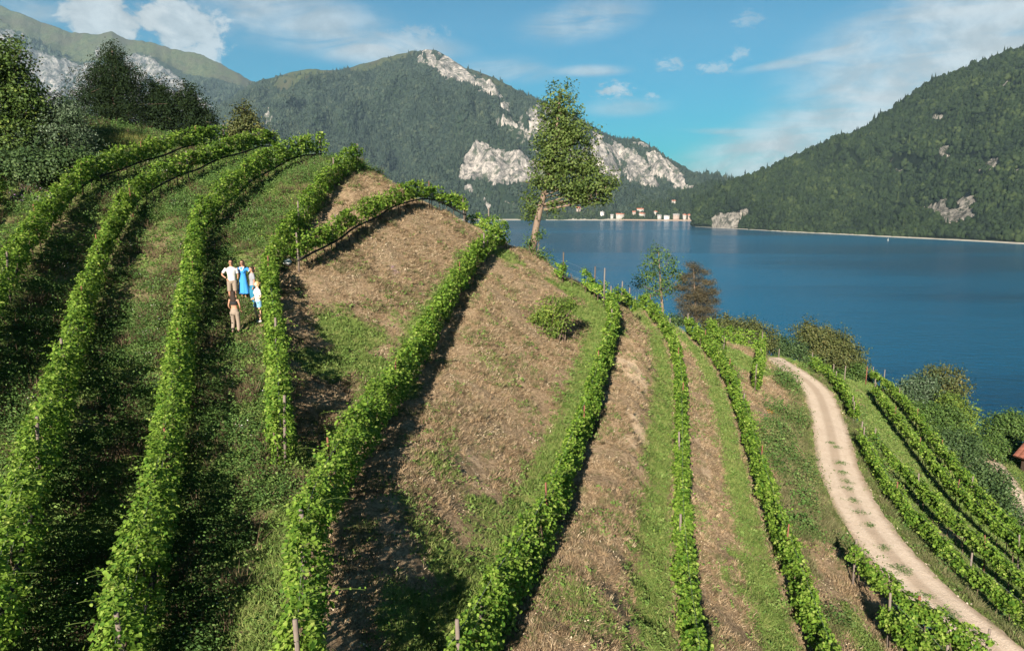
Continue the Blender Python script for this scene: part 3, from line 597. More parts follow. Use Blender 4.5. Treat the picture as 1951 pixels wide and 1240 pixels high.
MAT['wood_far'] = mat_wood('far_woods', (0.010, 0.018, 0.014), (0.020, 0.031, 0.020), (0.044, 0.054, 0.031))
def wood_protos(mat, pre):
    out = []
    for s_ in range(5):
        rg = np.random.default_rng(100+s_)
        if s_ < 3:                                        # a broad crown built of several leafy lobes
            vs_, fs_, n = [], [], 0
            for q in range(7):
                v, f = ico(1); v = v*(1+0.35*(rg.random((len(v), 1))-0.5))*rg.uniform(0.38, 0.6)
                a = rg.uniform(0, 6.28); rr = 0 if q == 0 else rg.uniform(.3, .62)
                v = v+np.array((rr*math.cos(a), rr*math.sin(a), rg.uniform(0.35, 1.15))); vs_.append(v); fs_.append(f+n); n += len(v)
            out.append(proto(pre+'_crown', np.vstack(vs_), np.vstack(fs_), mat))
        else:                                             # a conifer of ragged whorls
            vs_, fs_, n = [], [], 0
            for q in range(4):
                kx = 7; a = np.arange(kx)*6.283/kx+rg.random(); r0 = (0.62-0.13*q)*(1+0.5*(rg.random(kx)-0.5)); z0 = 0.15+0.5*q
                v = np.vstack([np.stack([r0*np.cos(a), r0*np.sin(a), np.full(kx, z0)-0.1*rg.random(kx)], 1), [(0, 0, z0+0.95)], [(0, 0, z0+0.1)]])
                f = np.array([(i, (i+1) % kx, kx) for i in range(kx)]+[((i+1) % kx, i, kx+1) for i in range(kx)]); vs_.append(v); fs_.append(f+n); n += len(v)
            out.append(proto(pre+'_conifer', np.vstack(vs_), np.vstack(fs_), mat))
    return out
NG_WOOD = gn_group('woods', wood_protos(MAT['wood'], 'wood')); NG_FAR = gn_group('far_woods', wood_protos(MAT['wood_far'], 'far'))
def woods(name, M, n, size, ng, conifer, seed, tmax=0.995, tmin=0.02):
    rg = np.random.default_rng(seed); V, nt = M['V'][:M['nt']], M['nt']; nu = V.shape[1]
    e1 = V[1:, :-1]-V[:-1, :-1]; e2 = V[:-1, 1:]-V[:-1, :-1]
    ar = np.linalg.norm(np.cross(e1, e2), axis=-1)
    keep = (1-smooth(M['rock'][:nt-1, :-1], 0.12, 0.4))*(1-smooth(M['rock'][1:nt, :-1], 0.12, 0.4))*(1-smooth(M['rock'][:nt-1, 1:], 0.2, 0.5))*(1-smooth(M['mead'][:nt-1, :-1], 0.35, 0.6)*0.985)
    keep = keep*(0.25+0.75*smooth(fbm(V[:-1, :-1, 0]/(size*11), V[:-1, :-1, 1]/(size*11), 4, seed+300), 0.32, 0.52))
    pu, pv = to_px(V[:-1, :-1]); keep = keep*((pu > -60) & (pu < 2010))
    p = (ar*keep).ravel(); tl = np.linspace(0, 1, nt)[:-1]; p = (p.reshape(nt-1, nu-1)*((tl > tmin) & (tl < tmax))[:, None]).ravel(); p /= p.sum()
    c = rg.choice(len(p), n, p=p); j, i = c//(nu-1), c % (nu-1); a, b = rg.random((n, 1)), rg.random((n, 1))
    pts = (V[j, i]*(1-a)+V[j, i+1]*a)*(1-b)+(V[j+1, i]*(1-a)+V[j+1, i+1]*a)*b
    s_ = size*(0.55+0.95*rg.random(n)**1.8)
    scl = np.stack([s_, s_, s_*(0.85+0.5*rg.random(n))], 1); pts[:, 2] -= 0.25*s_
    big = fbm(pts[:, 0]/220, pts[:, 1]/220, 3, seed); con = rg.random(n) < conifer*2*big
    pick = np.where(con, rg.integers(3, 5, n), rg.integers(0, 3, n)); scl[con, :2] *= 0.85; scl[con, 2] *= 0.95
    rot = np.zeros((n, 3)); rot[:, 2] = rg.random(n)*6.28
    return scatter(name, pts, rot, scl, pick, ng)
tag(woods('woods', M4, 33000, 6.0, NG_WOOD, 0.15, 5), 'dense green woods covering the mountainside right of the lake', 'woods', kind='stuff')
tag(woods('woods', M2, 105000, 6.4, NG_FAR, 0.45, 6, 0.985), 'dark woods covering the peaked mountain behind the lake', 'woods', kind='stuff')
tag(woods('woods', M3, 7000, 6.0, NG_WOOD, 0.25, 7), 'trees on the low hills behind the lakeside village', 'woods', kind='stuff')
tag(woods('woods', M1, 26000, 13.0, NG_FAR, 0.4, 8, 0.8), 'woods low on the far mountain massif', 'woods', kind='stuff')
# ------------------------------------------------------------------ leaves as real little blades (one mesh per crown or canopy)
def frames(nrm, rg):
    n = nrm/(np.linalg.norm(nrm, axis=1, keepdims=True)+1e-9)
    r = rg.normal(size=n.shape); a = np.cross(n, r); a /= np.linalg.norm(a, axis=1, keepdims=True)+1e-9
    return a, np.cross(n, a), n
def leaf_mesh(name, pos, nrm, size, mat, parent, rg, lobed=True, narrow=1.0):
    a, c, n = frames(nrm, rg); s_ = np.asarray(size)[:, None]
    if lobed:
        out = [(-.45, 0, 0), (-.28, .52, .13), (.22, .44, .10), (.55, 0, -.08), (.22, -.44, .10), (-.28, -.52, .13)]
        f = np.array([(0, 3, 2, 1), (0, 5, 4, 3)])
    else:
        out = [(-.5, 0, 0), (.02, .34, .08), (.5, 0, -.06), (.02, -.34, .08)]; f = np.array([(0, 3, 2, 1)])
    V = np.stack([pos+s_*(p*a+narrow*q*c+h*n) for p, q, h in out], 1); m_ = len(out)
    F = (f[None]+(np.arange(len(pos))*m_)[:, None, None]).reshape(-1, 4)
    o = mesh_np(name, V.reshape(-1, 3), F, mat, parent); return o
VINE_TRUNKS = []
for q in range(5):
    mb = MB(); rg = np.random.default_rng(q); z = np.linspace(-0.15, 0.95, 6)
    mb.tube(np.stack([np.cumsum(rg.normal(0, .025, 6)), np.cumsum(rg.normal(0, .025, 6)), z], 1), np.linspace(.035, .018, 6), 5)
    o = mb.build('vine_trunk', MAT['vine_bark']); VINE_TRUNKS.append(o.data); bpy.data.objects.remove(o)
def post_mesh(mat, h, w=0.075):
    mb = MB(); mb.tube([(0, 0, -0.2), (0.004, 0.0, h*0.5), (0, 0.006, h-0.02), (0, 0.006, h)], [w*.56, w*.54, w*.52, w*.40], 7)
    o = mb.build('post', MAT[mat]); d = o.data; bpy.data.objects.remove(o); return d
POSTS = {(m_, h): post_mesh(m_, h, w_) for m_, h, w_ in (('post', 1.86, .075), ('rust', 1.85, .05))}
def put(name, data, loc, parent=None, rz=0.0, tilt=(0, 0)):
    o = bpy.data.objects.new(name, data); COL.objects.link(o); o.location = tuple(map(float, loc)); o.rotation_euler = (tilt[0], tilt[1], rz)
    if parent: o.parent = parent
    return o
def vine_row(key, label, lo=(0.3, 0.3), hi=1.72, hw=0.30, dens=1.0, net=None, post=('post', 1.86), gap=7.3, posts_at=None, trunks=True, seed=0, patchy=0.0, net_h=0.6, net_off=0.12):
    rg = np.random.default_rng(1000+seed)
    P_ = resample(np.array([at(*p) for p in ROWS[key]]), 0.1); P_[:, 2] = zfun(P_[:, 0], P_[:, 1]); n = len(P_)
    # the wires run straight over the lumps: smooth the ground line a little
    ker = np.ones(21)/21; P_[:, 2] = np.convolve(np.pad(P_[:, 2], 10, 'edge'), ker, 'valid')
    L = left_of(P_)*(1 if AWAY[key] else -1); s_ = np.arange(n)*0.1; org = P_[n//2].copy()
    root = empty('vine_row', org); tag(root, label, 'vine row', 'rows of grapevines on wire trellises')
    dist = np.linalg.norm(P_, axis=1)
    size_s = np.interp(dist, [10, 20, 35, 60], [0.071, 0.082, 0.106, 0.138]); per_m = np.interp(dist, [10, 20, 35, 60], [1500, 1160, 700, 420])*dens
    dm = 0.35+1.2*fbm(s_/0.7, s_*0+seed*3.3, 3, seed)
    if patchy: dm *= smooth(fbm(s_/1.6, s_*0+seed, 3, seed+7), patchy-0.12, patchy+0.08)
    lam = per_m*0.1*dm; idx = np.repeat(np.arange(n), rg.poisson(lam)); N = len(idx)
    fr = idx/n; lo_ = np.interp(fr, np.linspace(0, 1, len(lo)), lo); top = hi-0.06+0.85*(fbm(s_/0.45, s_*0+5+seed, 3, seed+1)-0.5)[idx]; lo_ = lo_+0.25*(fbm(s_/0.6, s_*0+9+seed, 3, seed+2)-0.5)[idx]*2
    q = rg.random(N)**0.85
    hgt = lo_+(top-lo_)*q
    wid = 0.68*hw*(0.55+0.75*np.sin(np.pi*np.clip(q*0.9+0.12, 0, 1)))*(0.35+1.3*fbm(s_[idx]/0.5, hgt/0.45+seed, 3, seed+3))
    lat = np.sign(rg.random(N)-0.5)*np.sqrt(rg.random(N))*wid
    pos = P_[idx].copy(); pos[:, :2] += L[idx]*lat[:, None]; pos[:, :2] += rg.normal(0, .05, (N, 2)); pos[:, 2] += hgt
    # the canopy is made of shoots: thick tufts with darker gaps between them
    lump = fbm(s_[idx]/0.42+seed, hgt/0.34+np.sign(lat)*7.7, 3, seed+31); ok = lump > 0.43-0.08*(q < .5); idx, q, hgt, lat, pos, lump = idx[ok], q[ok], hgt[ok], lat[ok], pos[ok], lump[ok]; N = len(idx)
    pos[:, :2] += L[idx]*(np.sign(lat)*(lump-.5)*0.45)[:, None]
    nr = np.zeros((N, 3)); nr[:, :2] = L[idx]*np.sign(lat)[:, None]*(0.75*(1-0.6*q))[:, None]; nr[:, 2] = 0.35+0.6*q; nr += rg.normal(0, .42, (N, 3))
    sz = size_s[idx]*(0.65+0.6*rg.random(N))
    # long young shoots leaving the hedge
    ns = int(n*0.1*4.5*dens); si = rg.integers(0, n, ns); sl_ = rg.uniform(.18, .6, ns); da = rg.uniform(-1.5, 1.5, ns)
    pp, nn, ss_ = [pos], [nr], [sz]; stems = MB()
    for a, ln, dd in zip(si, sl_, da):
        if dm[a] < 0.25: continue
        b0 = P_[a].copy(); b0[2] += hi-0.15; tdir = np.array((L[a, 0]*dd*0.9, L[a, 1]*dd*0.9, 0.9))+np.r_[rg.normal(0, .3, 2), 0]
        w_ = np.linspace(0, 1, 10)[:, None]; crv = b0+tdir*ln*w_-np.array((0, 0, 1))*(abs(dd)*0.5*ln*w_**2)
        pp.append(crv[1:]+rg.normal(0, .025, (9, 3))); nn.append(rg.normal(0, .5, (9, 3))+np.array((0, 0, .6))); ss_.append(size_s[a]*np.linspace(.95, .45, 9))
        if dist[a] < 22: stems.tube(crv, 0.004, 3, False)
    pos, nr, sz = np.vstack(pp), np.vstack(nn), np.concatenate(ss_)
    fo = leaf_mesh('foliage', pos-org, nr, sz, MAT['vine'], root, rg); tag(fo, kind='stuff')
    if stems.n: o = stems.build('shoots', MAT['green_stem'], root); o.location = -Vector(org); tag(o, kind='stuff')
    if trunks:
        for a in range(4, n, 9):
            put('vine_trunk', VINE_TRUNKS[rg.integers(0, 5)], P_[a]-org+np.array((*(rg.normal(0, .05, 2)), 0)), root, rg.uniform(0, 6.28), (rg.normal(0, .09), rg.normal(0, .09)))
    if posts_at is None: posts_at = np.arange(0.3, s_[-1], gap)
    for d in list(posts_at)+([s_[-1]-0.2] if gap < 90 else []):
        a = min(int(d*10), n-1); kind = post if rg.random() < 0.45 else ('rust', 1.85)
        end = d < 0.5 or d > s_[-1]-0.5
        put('post', POSTS[('post', 1.86) if end and post[0] != 'rust' else kind], P_[a]-org+np.array((*(L[a]*rg.normal(0, .05)), 0)), root, rg.uniform(0, 6), (rg.normal(0, .035), rg.normal(0, .035)))
    mb = MB()
    for h in (0.75, 1.15, 1.55):
        w_ = P_[::8].copy(); w_[:, 2] += h; mb.tube(w_-org, 0.0035, 3, False)
    mb.build('wire', MAT['wire'], root)
    if net:
        w_ = P_[::2].copy(); sg = -1.0; m2 = len(w_); sag = 0.05*np.sin(np.arange(m2)*0.2/5.2*2*np.pi)+0.05*(fbm(np.arange(m2)/6.0, np.zeros(m2), 2, seed)-0.5)
        w_[:, :2] += L[::2]*sg*net_off; w_[:, 2] += net_h+sag
        mb = MB(); mb.tube(w_-org, 0.042+0.03*fbm(np.arange(m2)/2.0, np.zeros(m2), 2, seed+5), 6); mb.build('rolled_net', MAT[net], root, True)
    return root
vine_row('r0', 'short piece of vine row cut by the left edge, below the dark shrubs', seed=1, lo=(.25, .4))
vine_row('r1', 'topmost long vine row, ending left under the silvery shrub and dark trees', seed=2, lo=(.15, .25, .66, .72), net='net_black', hi=1.75, gap=6.5)
vine_row('r2', 'vine row second from the top, its far end on the crest with a lone clump', seed=3, lo=(.05, .12, .62, .72), net='net_black', hi=1.75, gap=6.5)
vine_row('r3', 'tall vine row directly left of the group of five people', seed=4, lo=(.05, .1, .35, .68), net='net_black', hi=1.95, hw=.36)
vine_row('r4', 'vine row directly right of the people, ending in a bare post at its near end', seed=5, lo=(.0, .25), hi=1.66, hw=.31)
vine_row('r5', 'arched vine row over the dry mound, dark rolled net and trunks showing beneath', seed=6, lo=(.68, .68), net='net_black', hi=1.72, gap=4.0)
vine_row('r6', 'long vine row sweeping from the bottom edge up to the left of the tall tree', seed=7, lo=(.3, .42), hi=1.74, hw=.33, net=None)
vine_row('r7', 'vine row right of the scrubby mound, curving up to a pale ridge post', seed=8, lo=(.15, .2), hi=1.6, hw=.27)
vine_row('r8', 'narrow vine row running nearly straight up the middle of the right slope', seed=9, lo=(.2, .3), hi=1.5, hw=.23)
vine_row('r9', 'vine row along the top of the scrubby bank above the dirt road', seed=10, lo=(.35, .4), hi=1.5, hw=.24, net='net_teal', net_h=.3)
vine_row('r9b', 'short vine row slanting beside the small lawn near the brown conifer', seed=11, lo=(.3, .3), gap=4)
vine_row('r9c', 'short vine row along the far side of the small lawn, below the olive shrubs', seed=12, lo=(.1, .1), gap=4, net='net_black')
vine_row('r10', 'short upright vine row at the right edge of the small lawn', seed=13, lo=(.2, .2), hi=1.7, gap=6)
vine_row('ra', 'vine row hugging the near side of the dirt road at the bottom', seed=14, lo=(.75, .75), net='net_teal', net_h=.68, hi=1.55, hw=.3)
vine_row('rb', 'shortest vine row at the bottom edge, left of the road-side row', seed=15, lo=(.7, .7), hi=1.55, hw=.3, gap=3.0)
vine_row('r11', 'short vine row beside the grass verge where the road bends away', seed=16, lo=(.6, .6), net='net_teal', hi=1.5, hw=.26)
vine_row('r12', 'vine row next below the dirt road, running to the right edge', seed=17, lo=(.7, .8), hi=1.45, hw=.25)
vine_row('r13', 'second vine row below the road with a pale leaning post at its top', seed=18, lo=(.85, .85), net='net_teal', net_h=.78, hi=1.5, hw=.25)
vine_row('r14', 'third vine row below the dirt road, dark rolled net along it', seed=19, lo=(.85, .85), net='net_black', net_h=.78, hi=1.5, hw=.25)
vine_row('r15', 'lowest vine row below the road, in front of the lakeside thicket', seed=20, lo=(.75, .75), hi=1.5, hw=.27)
vine_row('r7b', 'sparse vine row on the ridge with a dark net tube against the lake', seed=21, lo=(.5, .5), hi=1.5, net='net_black', patchy=.48, gap=99, posts_at=[], net_h=.45)
vine_row('r7c', 'few vines on the ridge between two row ends against the lake', seed=22, lo=(.4, .4), hi=1.4, patchy=.46, gap=99, posts_at=[], net='net_black', net_h=.3)
vine_row('r6b', 'bushy vine row on the skyline beside the arched mound, lake behind', seed=23, lo=(.4, .4), hi=1.65, gap=99, posts_at=[])
# single posts that stand clear of the leaves
def lone(u, vtop, vbot, Y, label, mat, grp='posts standing clear on the ridge'):
    p = at(u, vbot, Y); p[2] = zfun(p[0], p[1]); top_ = at(u, vtop, Y)[2]; h = max(0.9, top_-p[2])
    mb = MB(); mb.tube([(0, 0, -.2), (0, 0, h*.6), (0.01, 0, h)], [.05, .047, .042], 7)
    mb.tube([(0, 0, h-.005), (0.01, 0, h+.02)], [.044, .03], 7)
    o = mb.build('trellis_post', MAT[mat]); o.location = tuple(map(float, p)); tag(o, label, 'post', grp)
lone(1073, 481, 520, 48, 'dark slim post on the ridge above the net tube, lake behind', 'vine_bark')
lone(1133, 508, 540, 46.5, 'short dark post among the ridge vines against the lake', 'vine_bark')
lone(1151, 511, 552, 46, 'pale slim post just left of the curved row end on the ridge', 'post')
lone(1185, 536, 562, 49, 'pale post right of the curved row end, lake behind', 'post')
lone(1199, 548, 566, 50.5, 'lowest short pale post on the ridge before the next row', 'post')
lone(931, 396, 436, 52.5, 'slim pale post on the skyline left of the tall tree', 'post')
lone(888, 394, 430, 53, 'pale post behind the right end of the arched row', 'post')
lone(922, 444, 490, 43.5, 'thick pale post near the top of the long sweeping row', 'post')
lone(1483, 668, 690, 66, 'slim post by the road head in front of the dark bushes', 'post')
lone(1587, 694, 716, 60, 'pale post between the bent road-side row and the big bush', 'post', 'posts by the lakeside bushes')
lone(1609, 697, 722, 62, 'tall thin post right of the big bush', 'post', 'posts by the lakeside bushes')
lone(1649, 699, 735, 68, 'dark stout end post of the lowest row at its top', 'rust', 'posts by the lakeside bushes')
lone(1683, 704, 735, 68, 'slim bare pole against the water above the lowest row', 'post', 'posts by the lakeside bushes')
lone(1665, 722, 752, 62, 'post at the top end of the third row below the road', 'post', 'posts by the lakeside bushes')
lone(1640, 803, 838, 44, 'pale leaning stake beside the road at the start of the second row', 'post', 'posts by the lakeside bushes')
lone(575, 972, 1010, 12.3, 'broad pinkish grey post poking from the long row near the bottom', 'post', 'posts standing in the near rows')
lone(918, 1178, 1210, 13.1, 'broad grey wooden post in the curved row near the bottom edge', 'post', 'posts standing in the near rows')
lone(638, 858, 890, 16.6, 'dark post top among the leaves of the long row', 'net_black', 'posts standing in the near rows')
lone(1748, 1136, 1170, 21.0, 'rusty stake in a gap of the row hugging the road', 'rust', 'posts standing in the near rows')
# ------------------------------------------------------------------ trees and shrubs
def plant(name, label, cat, base, lobes, mat, leaf=0.16, dens=1.0, trunk_r=0.0, bark='bark', group=None, seed=0, gap=0.42, bend=(), stems=4, narrow=1.0, cl=18, flat=0.0, depth=1.0, lobed=False, extra_limbs=()):
    """lobes: (u, v, half-width, half-height) in photo pixels at the plant's own distance"""
    rg = np.random.default_rng(3000+seed); u0, v0, Y = base
    b0 = at(u0, v0, Y); zg = zfun(b0[0], b0[1]); b0[2] = min(b0[2], zg) if abs(b0[2]-zg) < 3 else b0[2]
    root = empty(name, b0); tag(root, label, cat, group); k_ = FPX/np.linalg.norm(at(u0, v0, Y))
    pos, nrm, sz = [], [], []; mb = MB(); base_pt = np.zeros(3); cents = []
    for (u, v, rx, rz) in lobes:
        c = at(u, v, Y)-b0; rx, rz = rx/k_, rz/k_; ry = rx*0.85*depth; c[1] += rg.uniform(-.4, .4)*rx*depth; cents.append((c, rx, rz))
        vol = rx*ry*rz*4.2
        ncl = int(min(900, max(12, dens*52*(rx*ry*rz)**0.62/(leaf/0.16)**1.5)))
        d = rg.normal(size=(ncl, 3)); d /= np.linalg.norm(d, axis=1, keepdims=True); r_ = rg.uniform(.25, 1.0, ncl)**0.55*(1+0.22*rg.normal(size=ncl))
        cp = c+d*r_[:, None]*np.array((rx, ry, rz))
        keep = fbm(cp[:, 0]/(0.38*rx+.15)+seed, cp[:, 2]/(0.32*rz+.15)+cp[:, 1]*0.9, 3, seed) > gap+.02-0.14*(r_ > 0.6)
        cp, d = cp[keep], d[keep]; m_ = len(cp)
        cr = leaf*1.75
        cl2 = int(cl*1.35); off = rg.normal(size=(m_, cl2, 3))*cr*np.array((1, 1, 0.75 if not flat else flat))
        pos.append((cp[:, None]+off).reshape(-1, 3)); nn = (0.6*d+np.array((0, 0, .45)))[:, None]+rg.normal(0, .55, (m_, cl2, 3)); nrm.append(nn.reshape(-1, 3)); sz.append(1.18*leaf*rg.uniform(.6, 1.25, m_*cl2))
    pos = np.vstack(pos); nrm = np.vstack(nrm); sz = np.concatenate(sz)
    ok = pos[:, 2]+b0[2] > zfun(pos[:, 0]+b0[0], pos[:, 1]+b0[1])+0.02
    leaf_mesh('crown', pos[ok], nrm[ok], sz[ok], mat, root, rg, lobed, narrow)
    topc = max(cents, key=lambda q: q[0][2]); 
    if trunk_r:
        axis_pts = [np.array((0, 0, -.4)), np.array((0, 0, 0))]+[at(*p, Y)-b0 for p in bend]+[topc[0]+np.array((0, 0, topc[2]*.4))]
        ax = resample(np.array(axis_pts), 0.25); mb.tube(ax, np.linspace(1, .12, len(ax))**0.8*trunk_r, 9)
        for c, rx, rz in cents:
            if c is topc[0]: continue
            dz = c[2]-0.35*np.linalg.norm(c[:2]-np.array([np.interp(c[2], ax[:, 2], ax[:, 0]), np.interp(c[2], ax[:, 2], ax[:, 1])]))-0.3
            j = int(np.argmin(np.abs(ax[:, 2]-max(dz, 0.3*ax[-1, 2])))); s0 = ax[j]; rr = trunk_r*0.27*(1-0.6*j/len(ax))
            mid = (s0+c)/2+np.array((*rg.normal(0, .12, 2), -0.12*rx)); pl = resample(np.array([s0, mid, c]), 0.3)
            if len(pl) > 2: mb.tube(pl, np.linspace(rr, rr*.35, len(pl)), 6)
            for _ in range(4):
                e = c+rg.normal(size=3)*np.array((rx, rx*.8*depth, rz))*0.6; pl = resample(np.array([pl[len(pl)//2], (pl[len(pl)//2]+e)/2+rg.normal(0, .08, 3), e]), 0.3)
                if len(pl) > 2: mb.tube(pl, np.linspace(rr*.45, .008, len(pl)), 4)
                pl = resample(np.array([s0, mid, c]), 0.3)
        for lp in extra_limbs:
            pl = resample(np.array([at(*p, Y)-b0 for p in lp]), 0.3); mb.tube(pl, np.linspace(trunk_r*.38, trunk_r*.1, len(pl)), 7)
    else:
        for c, rx, rz in cents:
            for _ in range(stems):
                s0 = np.array((c[0]*0.55, c[1]*0.55, 0.0))+np.r_[rg.normal(0, .15, 2), 0]; s0[2] = zfun(s0[0]+b0[0], s0[1]+b0[1])-b0[2]-0.1
                e = c+rg.normal(size=3)*np.array((rx, rx*depth, rz))*0.55; pl = resample(np.array([s0, (s0+e)/2+rg.normal(0, .12, 3), e]), 0.3)
                if len(pl) > 2: mb.tube(pl, np.linspace(.035, .008, len(pl)), 4)
    if mb.n: mb.build('trunk' if trunk_r else 'stems', MAT[bark], root, True)
    return root
MAT['lf_ash'] = mat_leaf('ash_leaf', (0.040, 0.068, 0.016), (0.085, 0.125, 0.030), (0.165, 0.195, 0.065), 0.25)
MAT['lf_dark'] = mat_leaf('dark_leaf', (0.007, 0.016, 0.006), (0.014, 0.028, 0.009), (0.032, 0.050, 0.014), 0.15, 0.85)
MAT['lf_left'] = mat_leaf('broad_leaf', (0.030, 0.055, 0.012), (0.062, 0.105, 0.022), (0.15, 0.185, 0.04), 0.22)
MAT['lf_silver'] = mat_leaf('silver_leaf', (0.030, 0.056, 0.024), (0.07, 0.105, 0.055), (0.19, 0.235, 0.165), 0.2)
MAT['lf_olive'] = mat_leaf('olive_leaf', (0.040, 0.052, 0.018), (0.080, 0.092, 0.030), (0.15, 0.135, 0.05), 0.2)
MAT['lf_brown'] = mat_leaf('brown_needle', (0.040, 0.036, 0.020), (0.078, 0.066, 0.038), (0.14, 0.115, 0.066), 0.12)
MAT['lf_fresh'] = mat_leaf('fresh_leaf', (0.055, 0.095, 0.018), (0.115, 0.175, 0.03), (0.23, 0.27, 0.05), 0.3)
MAT['lf_green'] = mat_leaf('green_leaf', (0.030, 0.060, 0.014), (0.065, 0.115, 0.026), (0.13, 0.18, 0.05), 0.22)
MAT['lf_thicket'] = mat_leaf('thicket_leaf', (0.024, 0.048, 0.018), (0.050, 0.085, 0.028), (0.095, 0.135, 0.05), 0.2)
G1 = 'trees and shrubs at the upper left'
plant('tall_tree', 'tall leaning tree with ivy on its trunk, alone on the ridge before the lake', 'tree', (1014, 473, 52),
      [(1068, 182, 24, 24), (1082, 205, 22, 22), (1055, 215, 25, 25), (1080, 240, 36, 28), (1062, 262, 42, 30), (1100, 268, 34, 30), (1045, 300, 42, 30), (1085, 305, 48, 32), (1118, 310, 30, 26), (1040, 335, 34, 28), (1080, 350, 40, 26), (1120, 345, 40, 28), (1150, 342, 26, 24), (1135, 372, 32, 18), (1165, 360, 14, 16), (1020, 350, 20, 20), (1012, 385, 16, 20), (1052, 392, 14, 14), (1012, 408, 10, 12), (1098, 375, 26, 14), (1152, 378, 14, 10)],
      MAT['lf_ash'], 0.17, .78, 0.28, seed=1, bend=[(1022, 430), (1036, 370), (1052, 300), (1062, 230)], gap=.485, cl=22, extra_limbs=[[(1036, 400), (1065, 395), (1095, 388), (1130, 375), (1160, 352)]])
plant('ivy', 'green ivy and scrub round the foot of the tall leaning tree', 'ivy', (1016, 478, 51.4), [(1006, 462, 6, 14), (1005, 480, 12, 10), (1030, 484, 12, 10), (1040, 498, 14, 10), (1027, 448, 4, 6)], MAT['lf_green'], 0.13, .8, seed=2, gap=.3, cl=12)
plant('broadleaf_tree', 'leafy tree cut off by the left edge, sunlit yellow green leaves', 'tree', (-10, 350, 45), [(10, 118, 45, 32), (-40, 130, 60, 50), (35, 160, 34, 34), (-10, 200, 70, 50), (55, 205, 26, 26), (20, 260, 60, 46), (-40, 290, 60, 50)], MAT['lf_left'], 0.16, 1.1, .22, group=G1, seed=3, gap=.38)
plant('silver_shrub', 'silvery green tall shrub in front of the dark trees', 'shrub', (112, 335, 46), [(100, 212, 34, 32), (140, 225, 28, 32), (75, 240, 40, 40), (120, 262, 50, 40), (160, 262, 20, 30), (60, 290, 45, 38)], MAT['lf_silver'], 0.13, 1.2, group=G1, seed=4, gap=.36, narrow=.7)
plant('dark_tree', 'large dark conical tree, tallest at the upper left', 'tree', (222, 285, 60), [(218, 102, 18, 18), (215, 128, 32, 20), (232, 150, 46, 24), (200, 165, 46, 26), (240, 190, 62, 32), (180, 205, 46, 34), (255, 230, 56, 36), (200, 240, 62, 34)], MAT['lf_dark'], 0.14, 1.5, .25, group=G1, seed=5, gap=.34, narrow=.6)
plant('dark_tree', 'dark rounded tree right of the conical one, yellowish at its tips', 'tree', (345, 288, 61), [(310, 180, 18, 26), (318, 210, 30, 34), (358, 185, 20, 26), (355, 218, 40, 34), (380, 238, 26, 28), (330, 250, 50, 28)], MAT['lf_dark'], 0.14, 1.5, .2, group=G1, seed=6, gap=.34)
plant('small_tree', 'small olive tree alone above the row ends, right of the dark trees', 'tree', (466, 292, 60), [(466, 212, 10, 14), (464, 230, 20, 18), (470, 250, 32, 20), (452, 256, 24, 16)], MAT['lf_olive'], 0.17, 1.3, .12, group=G1, seed=7, gap=.34)
plant('undergrowth_shrub', 'dark tangled shrub under the leafy left tree with mauve flowers', 'shrub', (40, 385, 41), [(20, 320, 60, 34), (85, 325, 50, 32), (135, 318, 40, 28), (-40, 350, 60, 50), (50, 355, 50, 22)], MAT['lf_thicket'], 0.16, 1.2, group=G1, seed=8, gap=.36)
plant('bush', 'low bush right of the silvery shrub at the grassy bank', 'bush', (262, 292, 55), [(250, 272, 26, 14), (285, 268, 20, 12)], MAT['lf_olive'], 0.15, 1.2, group=G1, seed=9, gap=.34)
p_ = hit(1045, 632)
plant('bush', 'dense green bush alone on the dry slope left of the curved row', 'bush', (1045, 632, float(p_[1])-0.4), [(1030, 600, 24, 20), (1052, 590, 24, 20), (1040, 615, 28, 16), (1075, 578, 20, 12), (1015, 622, 16, 12), (1088, 580, 12, 9), (1040, 628, 30, 14), (1065, 605, 22, 18)], MAT['lf_fresh'], 0.11, .9, seed=10, gap=.42)
plant('slender_tree', 'airy slender green tree against the lake, left of the brown conifer', 'tree', (1263, 600, 72), [(1255, 480, 16, 12), (1240, 497, 18, 14), (1272, 500, 18, 16), (1255, 520, 26, 16), (1232, 525, 20, 10), (1285, 522, 18, 12), (1298, 532, 10, 8), (1250, 545, 30, 13), (1222, 540, 14, 9), (1238, 560, 18, 8), (1275, 548, 18, 10)], MAT['lf_green'], 0.2, .55, .17, seed=11, gap=.46, bend=[(1260, 560)], cl=14)
plant('brown_conifer', 'brownish ragged conifer with layered boughs against the lake', 'tree', (1327, 622, 70), [(1320, 506, 13, 6), (1333, 519, 20, 5), (1316, 530, 20, 7), (1341, 537, 22, 6), (1311, 549, 26, 7), (1344, 553, 24, 6), (1325, 562, 32, 8), (1302, 570, 18, 5), (1347, 573, 24, 6), (1320, 584, 32, 7), (1345, 591, 20, 6), (1314, 598, 22, 8), (1337, 606, 24, 7)], MAT['lf_brown'], 0.14, 2.3, .16, seed=12, gap=.38, narrow=.35, cl=20, flat=.5)
G2 = 'bushes between the vines and the lake'
plant('shrub', 'long olive shrub band behind the far side of the small lawn', 'shrub', (1400, 668, 69), [(1350, 622, 22, 16), (1385, 620, 30, 18), (1420, 626, 30, 20), (1450, 640, 22, 20), (1465, 658, 12, 14), (1400, 650, 40, 18), (1440, 660, 26, 14), (1365, 645, 24, 14)], MAT['lf_olive'], 0.16, 1.5, group=G2, seed=13, gap=.3)
plant('shrub', 'small dark shrub left of the brown conifer foot', 'shrub', (1290, 622, 70), [(1285, 610, 14, 10), (1302, 612, 10, 9)], MAT['lf_thicket'], 0.15, 1.3, group=G2, seed=14, gap=.3)
